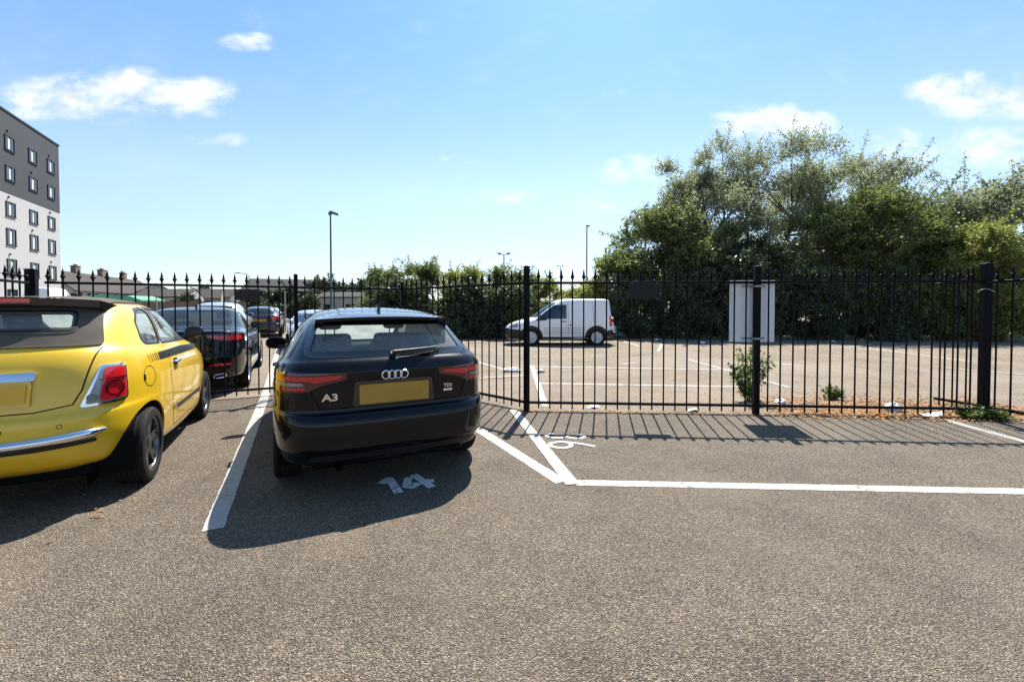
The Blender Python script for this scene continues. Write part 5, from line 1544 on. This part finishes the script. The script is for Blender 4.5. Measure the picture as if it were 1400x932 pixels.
def far_buildings():
    # terrace with chimneys, running away along the bays
    a = Vector((-80.0, 73.0, 0)); dirn = Vector((-.345, .94, 0)).normalized(); rz = math.atan2(dirn.y, dirn.x)
    labs = ['terraced house with a brown roof next to the apartment block', 'second terraced house from the apartment block, broad chimney', 'third terraced house from the apartment block', 'terraced house at the far right end of the row']
    for k in range(4):
        c = a+dirn*(4.0+9.0*k)
        gabled('terraced_house', labs[k], c, rz, 8.96, 9, 4.6, 8.1, 'house_render', 'roof_tile', (-3.2,), [(x, z, 1.2, 1.2) for x in (-2.6, 0, 2.6) for z in (1.5, 3.6)], 'terraced houses in a row')
    q = lambda px, Y: ((px-700)/F*Y, Y)
    b = gabled('white_shed', 'white flat-fronted building with a dark doorway above the black saloon roof', q(233, 70), .25, 7.2, 6, 3.2, 4.4, 'render_white', 'roof_tile', (), [(.2, 2.0, .7, 1.3)], None, 'building')
    gabled('small_house', 'grey-roofed house left of the black gate plate', q(275, 82), .5, 7, 6, 3.3, 4.9, 'house_render', 'roof_tile', (), [(-1.5, 2.4, 1.2, .9), (1.5, 2.4, 1.2, .9)], None, 'house')
    gabled('small_house', 'low pale house behind the gate plate, roof end showing', q(300, 88), .1, 8, 7, 3.6, 5.2, 'render_white', 'roof_tile', (), [(-1.5, 2.4, 1.2, .9), (1.5, 2.4, 1.2, .9)], None, 'house')
    gabled('house', 'house with a stepped brown roof right of the terrace', q(212, 95), rz+.4, 10, 8, 4.2, 6.6, 'house_render', 'roof_tile', (), [(-1.5, 2.4, 1.2, .9), (1.5, 2.4, 1.2, .9)], None, 'house')
    gabled('warehouse', 'dark shed with a big low-pitched roof rising behind the gate', q(392, 88), .32, 13, 15, 4.6, 7.2, 'roof_dark', 'roof_dark', (), [], None, 'building')
    gabled('warehouse', 'grey low building behind the tall lamp post', q(476, 70), 0.0, 8, 6, 3.1, 3.9, 'house_render', 'roof_dark', (), [(-2, 1.6, 1.4, 1.0), (1.5, 1.6, 1.4, 1.0)], None, 'building')
    # market canopy
    x, y = q(168, 36)
    t = thing('canopy', 'pale green canopy roof beyond the yellow car', 'canopy', (x, y, 0), .1)
    b = MB(); b.prism([(-2.5, 2.0), (-2.5, 2.12), (-1.2, 2.52), (1.4, 2.46), (2.4, 2.12), (2.4, 2.0)], -1.4, 1.4, Matrix(((1, 0, 0, 0), (0, 0, 1, 0), (0, 1, 0, 0), (0, 0, 0, 1)))); b.build('roof', M['awning_green'], t)
    for sx in (-2.3, 2.2):
        for sy in (-1.2, 1.2):
            b = MB(); b.cyl((sx, sy, 0), (sx, sy, 2.05), .04, n=8); b.build('leg', M['galv'], t)
    # dark boundary wall beyond the lot
    x0, y0 = q(150, 45); x1, y1 = q(338, 52)
    d = Vector((x1-x0, y1-y0, 0)); b = MB(); b.box((d.length/2, 0, 1.05), (d.length, .25, 2.1)); b.box((d.length/2, 0, 2.14), (d.length, .36, .09))
    o = b.build('boundary_wall', M['brick'], None); o.location = (x0, y0, 0); o.rotation_euler = (0, 0, math.atan2(d.y, d.x)); tag(o, 'long brown boundary wall far beyond the gate', 'wall')
    # palisade fence in the ivy
    x0, y0 = q(835, 22.6); t = thing('palisade_fence', 'grey palisade fence half swallowed by ivy right of the van', 'fence', (x0, y0, 0), -.05)
    for z in (.4, 1.7):
        b = MB(); b.box((2.0, .04, z), (4.2, .04, .05)); b.build('rail', M['palisade'], t)
    pm = None
    for k in range(22):
        if pm is None:
            b = MB(); b.prism([(-.035, .05), (.035, .05), (.035, 2.0), (.012, 2.1), (-.012, 2.1), (-.035, 2.0)], -.004, .004, Matrix(((1, 0, 0, 0), (0, 0, 1, 0), (0, 1, 0, 0), (0, 0, 0, 1)))); pm = b.build('pale', M['palisade'], t); p = pm
        else: p = shallow(pm, t)
        p.location = (.05+k*.19, 0, 0)

# ============================================================ sky, sun, camera
CLOUDS = [  # photo px centre, half sizes, density
    (105, 138, 90, 32, 1.05), (165, 128, 85, 32, 1.1), (235, 134, 95, 28, 1.1), (160, 152, 150, 30, .8), (345, 67, 44, 17, .85), (300, 194, 42, 14, .75),
    (625, 219, 34, 12, .5), (698, 270, 58, 14, .62), (800, 288, 60, 14, .32), (872, 240, 52, 26, 1.0), (1050, 176, 85, 30, 1.1), (1000, 165, 40, 14, .6),
    (1350, 142, 115, 40, 1.15), (1352, 208, 95, 34, .95), (1235, 205, 80, 34, .5), (830, 132, 28, 9, .4), (660, 28, 30, 12, .2), (800, 330, 70, 12, .2), (470, 250, 80, 10, .12)]

def world():
    w = bpy.data.worlds.new('World'); S.world = w; w.use_nodes = True
    t = NT(w.node_tree); bg = t.n['Background']
    sky = t.node('ShaderNodeTexSky'); sky.sky_type = 'NISHITA'; sky.sun_disc = False
    sky.sun_elevation = math.radians(SUN_EL); sky.sun_rotation = math.radians(SUN_AZ)
    sky.air_density = 1.0; sky.dust_density = .5; sky.ozone_density = 1.6; sky.altitude = 0
    co = t.coord('Generated')
    sp = t.node('ShaderNodeSeparateXYZ'); t.l.new(co, sp.inputs[0])
    x, y, z = sp.outputs
    ys = t.math('MAXIMUM', y, .02)
    u = t.math('DIVIDE', x, ys); v = t.math('DIVIDE', z, ys)
    uv = t.node('ShaderNodeCombineXYZ'); t.set(uv, 0, u); t.set(uv, 1, t.math('MULTIPLY', v, 1.7))
    n1 = t.noise(uv.outputs[0], 7.5, 9, .62, .25); n2 = t.noise(uv.outputs[0], 22, 6, .6, .2)
    nn = t.math('ADD', t.math('MULTIPLY', n1, .75), t.math('MULTIPLY', n2, .25))
    acc = None
    for px, py, a, b, k in CLOUDS:
        cu, cv = (px-700)/F, (421-py)/F
        du = t.math('MULTIPLY', t.math('SUBTRACT', u, cu), F/a/1.25); dv = t.math('MULTIPLY', t.math('SUBTRACT', v, cv), F/b/1.25)
        # flat base, puffed top
        dv = t.math('MULTIPLY', dv, t.math('MULTIPLY_ADD', t.math('LESS_THAN', dv, 0.0), .5, 1.0))
        r2 = t.math('ADD', t.math('MULTIPLY', du, du), t.math('MULTIPLY', dv, dv))
        m = t.math('MULTIPLY', t.math('SUBTRACT', 1.0, r2, clamp=True), k)
        acc = m if acc is None else t.math('SMOOTH_MAX', acc, m, .15)
    dens = t.math('MULTIPLY_ADD', nn, 5.0, -2.55)
    c = t.math('ADD', acc, t.math('MULTIPLY', dens, t.math('MINIMUM', t.math('MULTIPLY', acc, 2.5), .8)))
    mask = t.smooth(c, .02, 1.6)
    front = t.math('GREATER_THAN', y, .03)
    mask = t.math('MULTIPLY', t.math('MULTIPLY', mask, front), .93)
    hs = t.node('ShaderNodeHueSaturation'); hs.inputs['Saturation'].default_value = SKY_SAT; hs.inputs['Value'].default_value = 1.0; t.l.new(sky.outputs[0], hs.inputs['Color'])
    tint = t.mix(1.0, hs.outputs[0], SKY_TINT, 'MULTIPLY')
    if SKY_COMP:    # thins the glare so that the deep blue higher up keeps its colour
        el = t.smooth(z, .0, .62)
        tint = t.mix(1.0, tint, t.ramp(el, SKY_COMP), 'MULTIPLY')
    cl = t.mix(t.smooth(nn, .35, .65), (CLOUD*.76, CLOUD*.80, CLOUD*.86, 1), (CLOUD*1.08, CLOUD*1.07, CLOUD*1.05, 1))
    t.set(bg, 'Color', t.mix(mask, tint, cl)); bg.inputs['Strength'].default_value = SKY_STR

def sun():
    l = bpy.data.lights.new('sun', 'SUN'); l.energy = SUN_STR; l.angle = math.radians(.5); l.color = (1.0, .945, .86)
    o = link(bpy.data.objects.new('sun', l))
    el, az = math.radians(SUN_EL), math.radians(SUN_AZ)     # azimuth from +Y towards +X
    d = Vector((math.sin(az)*math.cos(el), math.cos(az)*math.cos(el), math.sin(el)))
    o.rotation_euler = d.to_track_quat('Z', 'Y').to_euler(); o.location = d*50

def camera():
    c = bpy.data.cameras.new('camera'); c.sensor_width = 36; c.lens = 36*F/1400
    c.shift_y = -(466-CYP)/1400; c.clip_start = .05; c.clip_end = 4000
    o = link(bpy.data.objects.new('camera', c)); o.location = (0, 0, CAMH); o.rotation_euler = (PI/2-PITCH, 0, 0)
    S.camera = o

SUN_EL, SUN_AZ = 57.0, 12.0
SUN_STR, SKY_STR = 4.5, .118
SKY_SAT, SKY_TINT, SKY_COMP, CLOUD = .80, (1, 1, 1, 1), [(0, (.53, .565, .625)), (.35, (.59, .665, .72)), (1, (.37, .58, .74))], 4.4
EXPOSURE = 1.24

world(); sun(); camera(); ground(); markings(); bay_numbers(); fences(); plates(); cars(); trees(); weeds(); litter(); apartment(); lamps(); far_buildings()
S.view_settings.view_transform = 'Standard'; S.view_settings.look = 'None'; S.view_settings.exposure = EXPOSURE; S.view_settings.gamma = 1
S.render.engine = 'CYCLES'; S.render.resolution_x = 1024; S.render.resolution_y = 681
try: S.cycles.transparent_max_bounces = 16
except Exception: pass
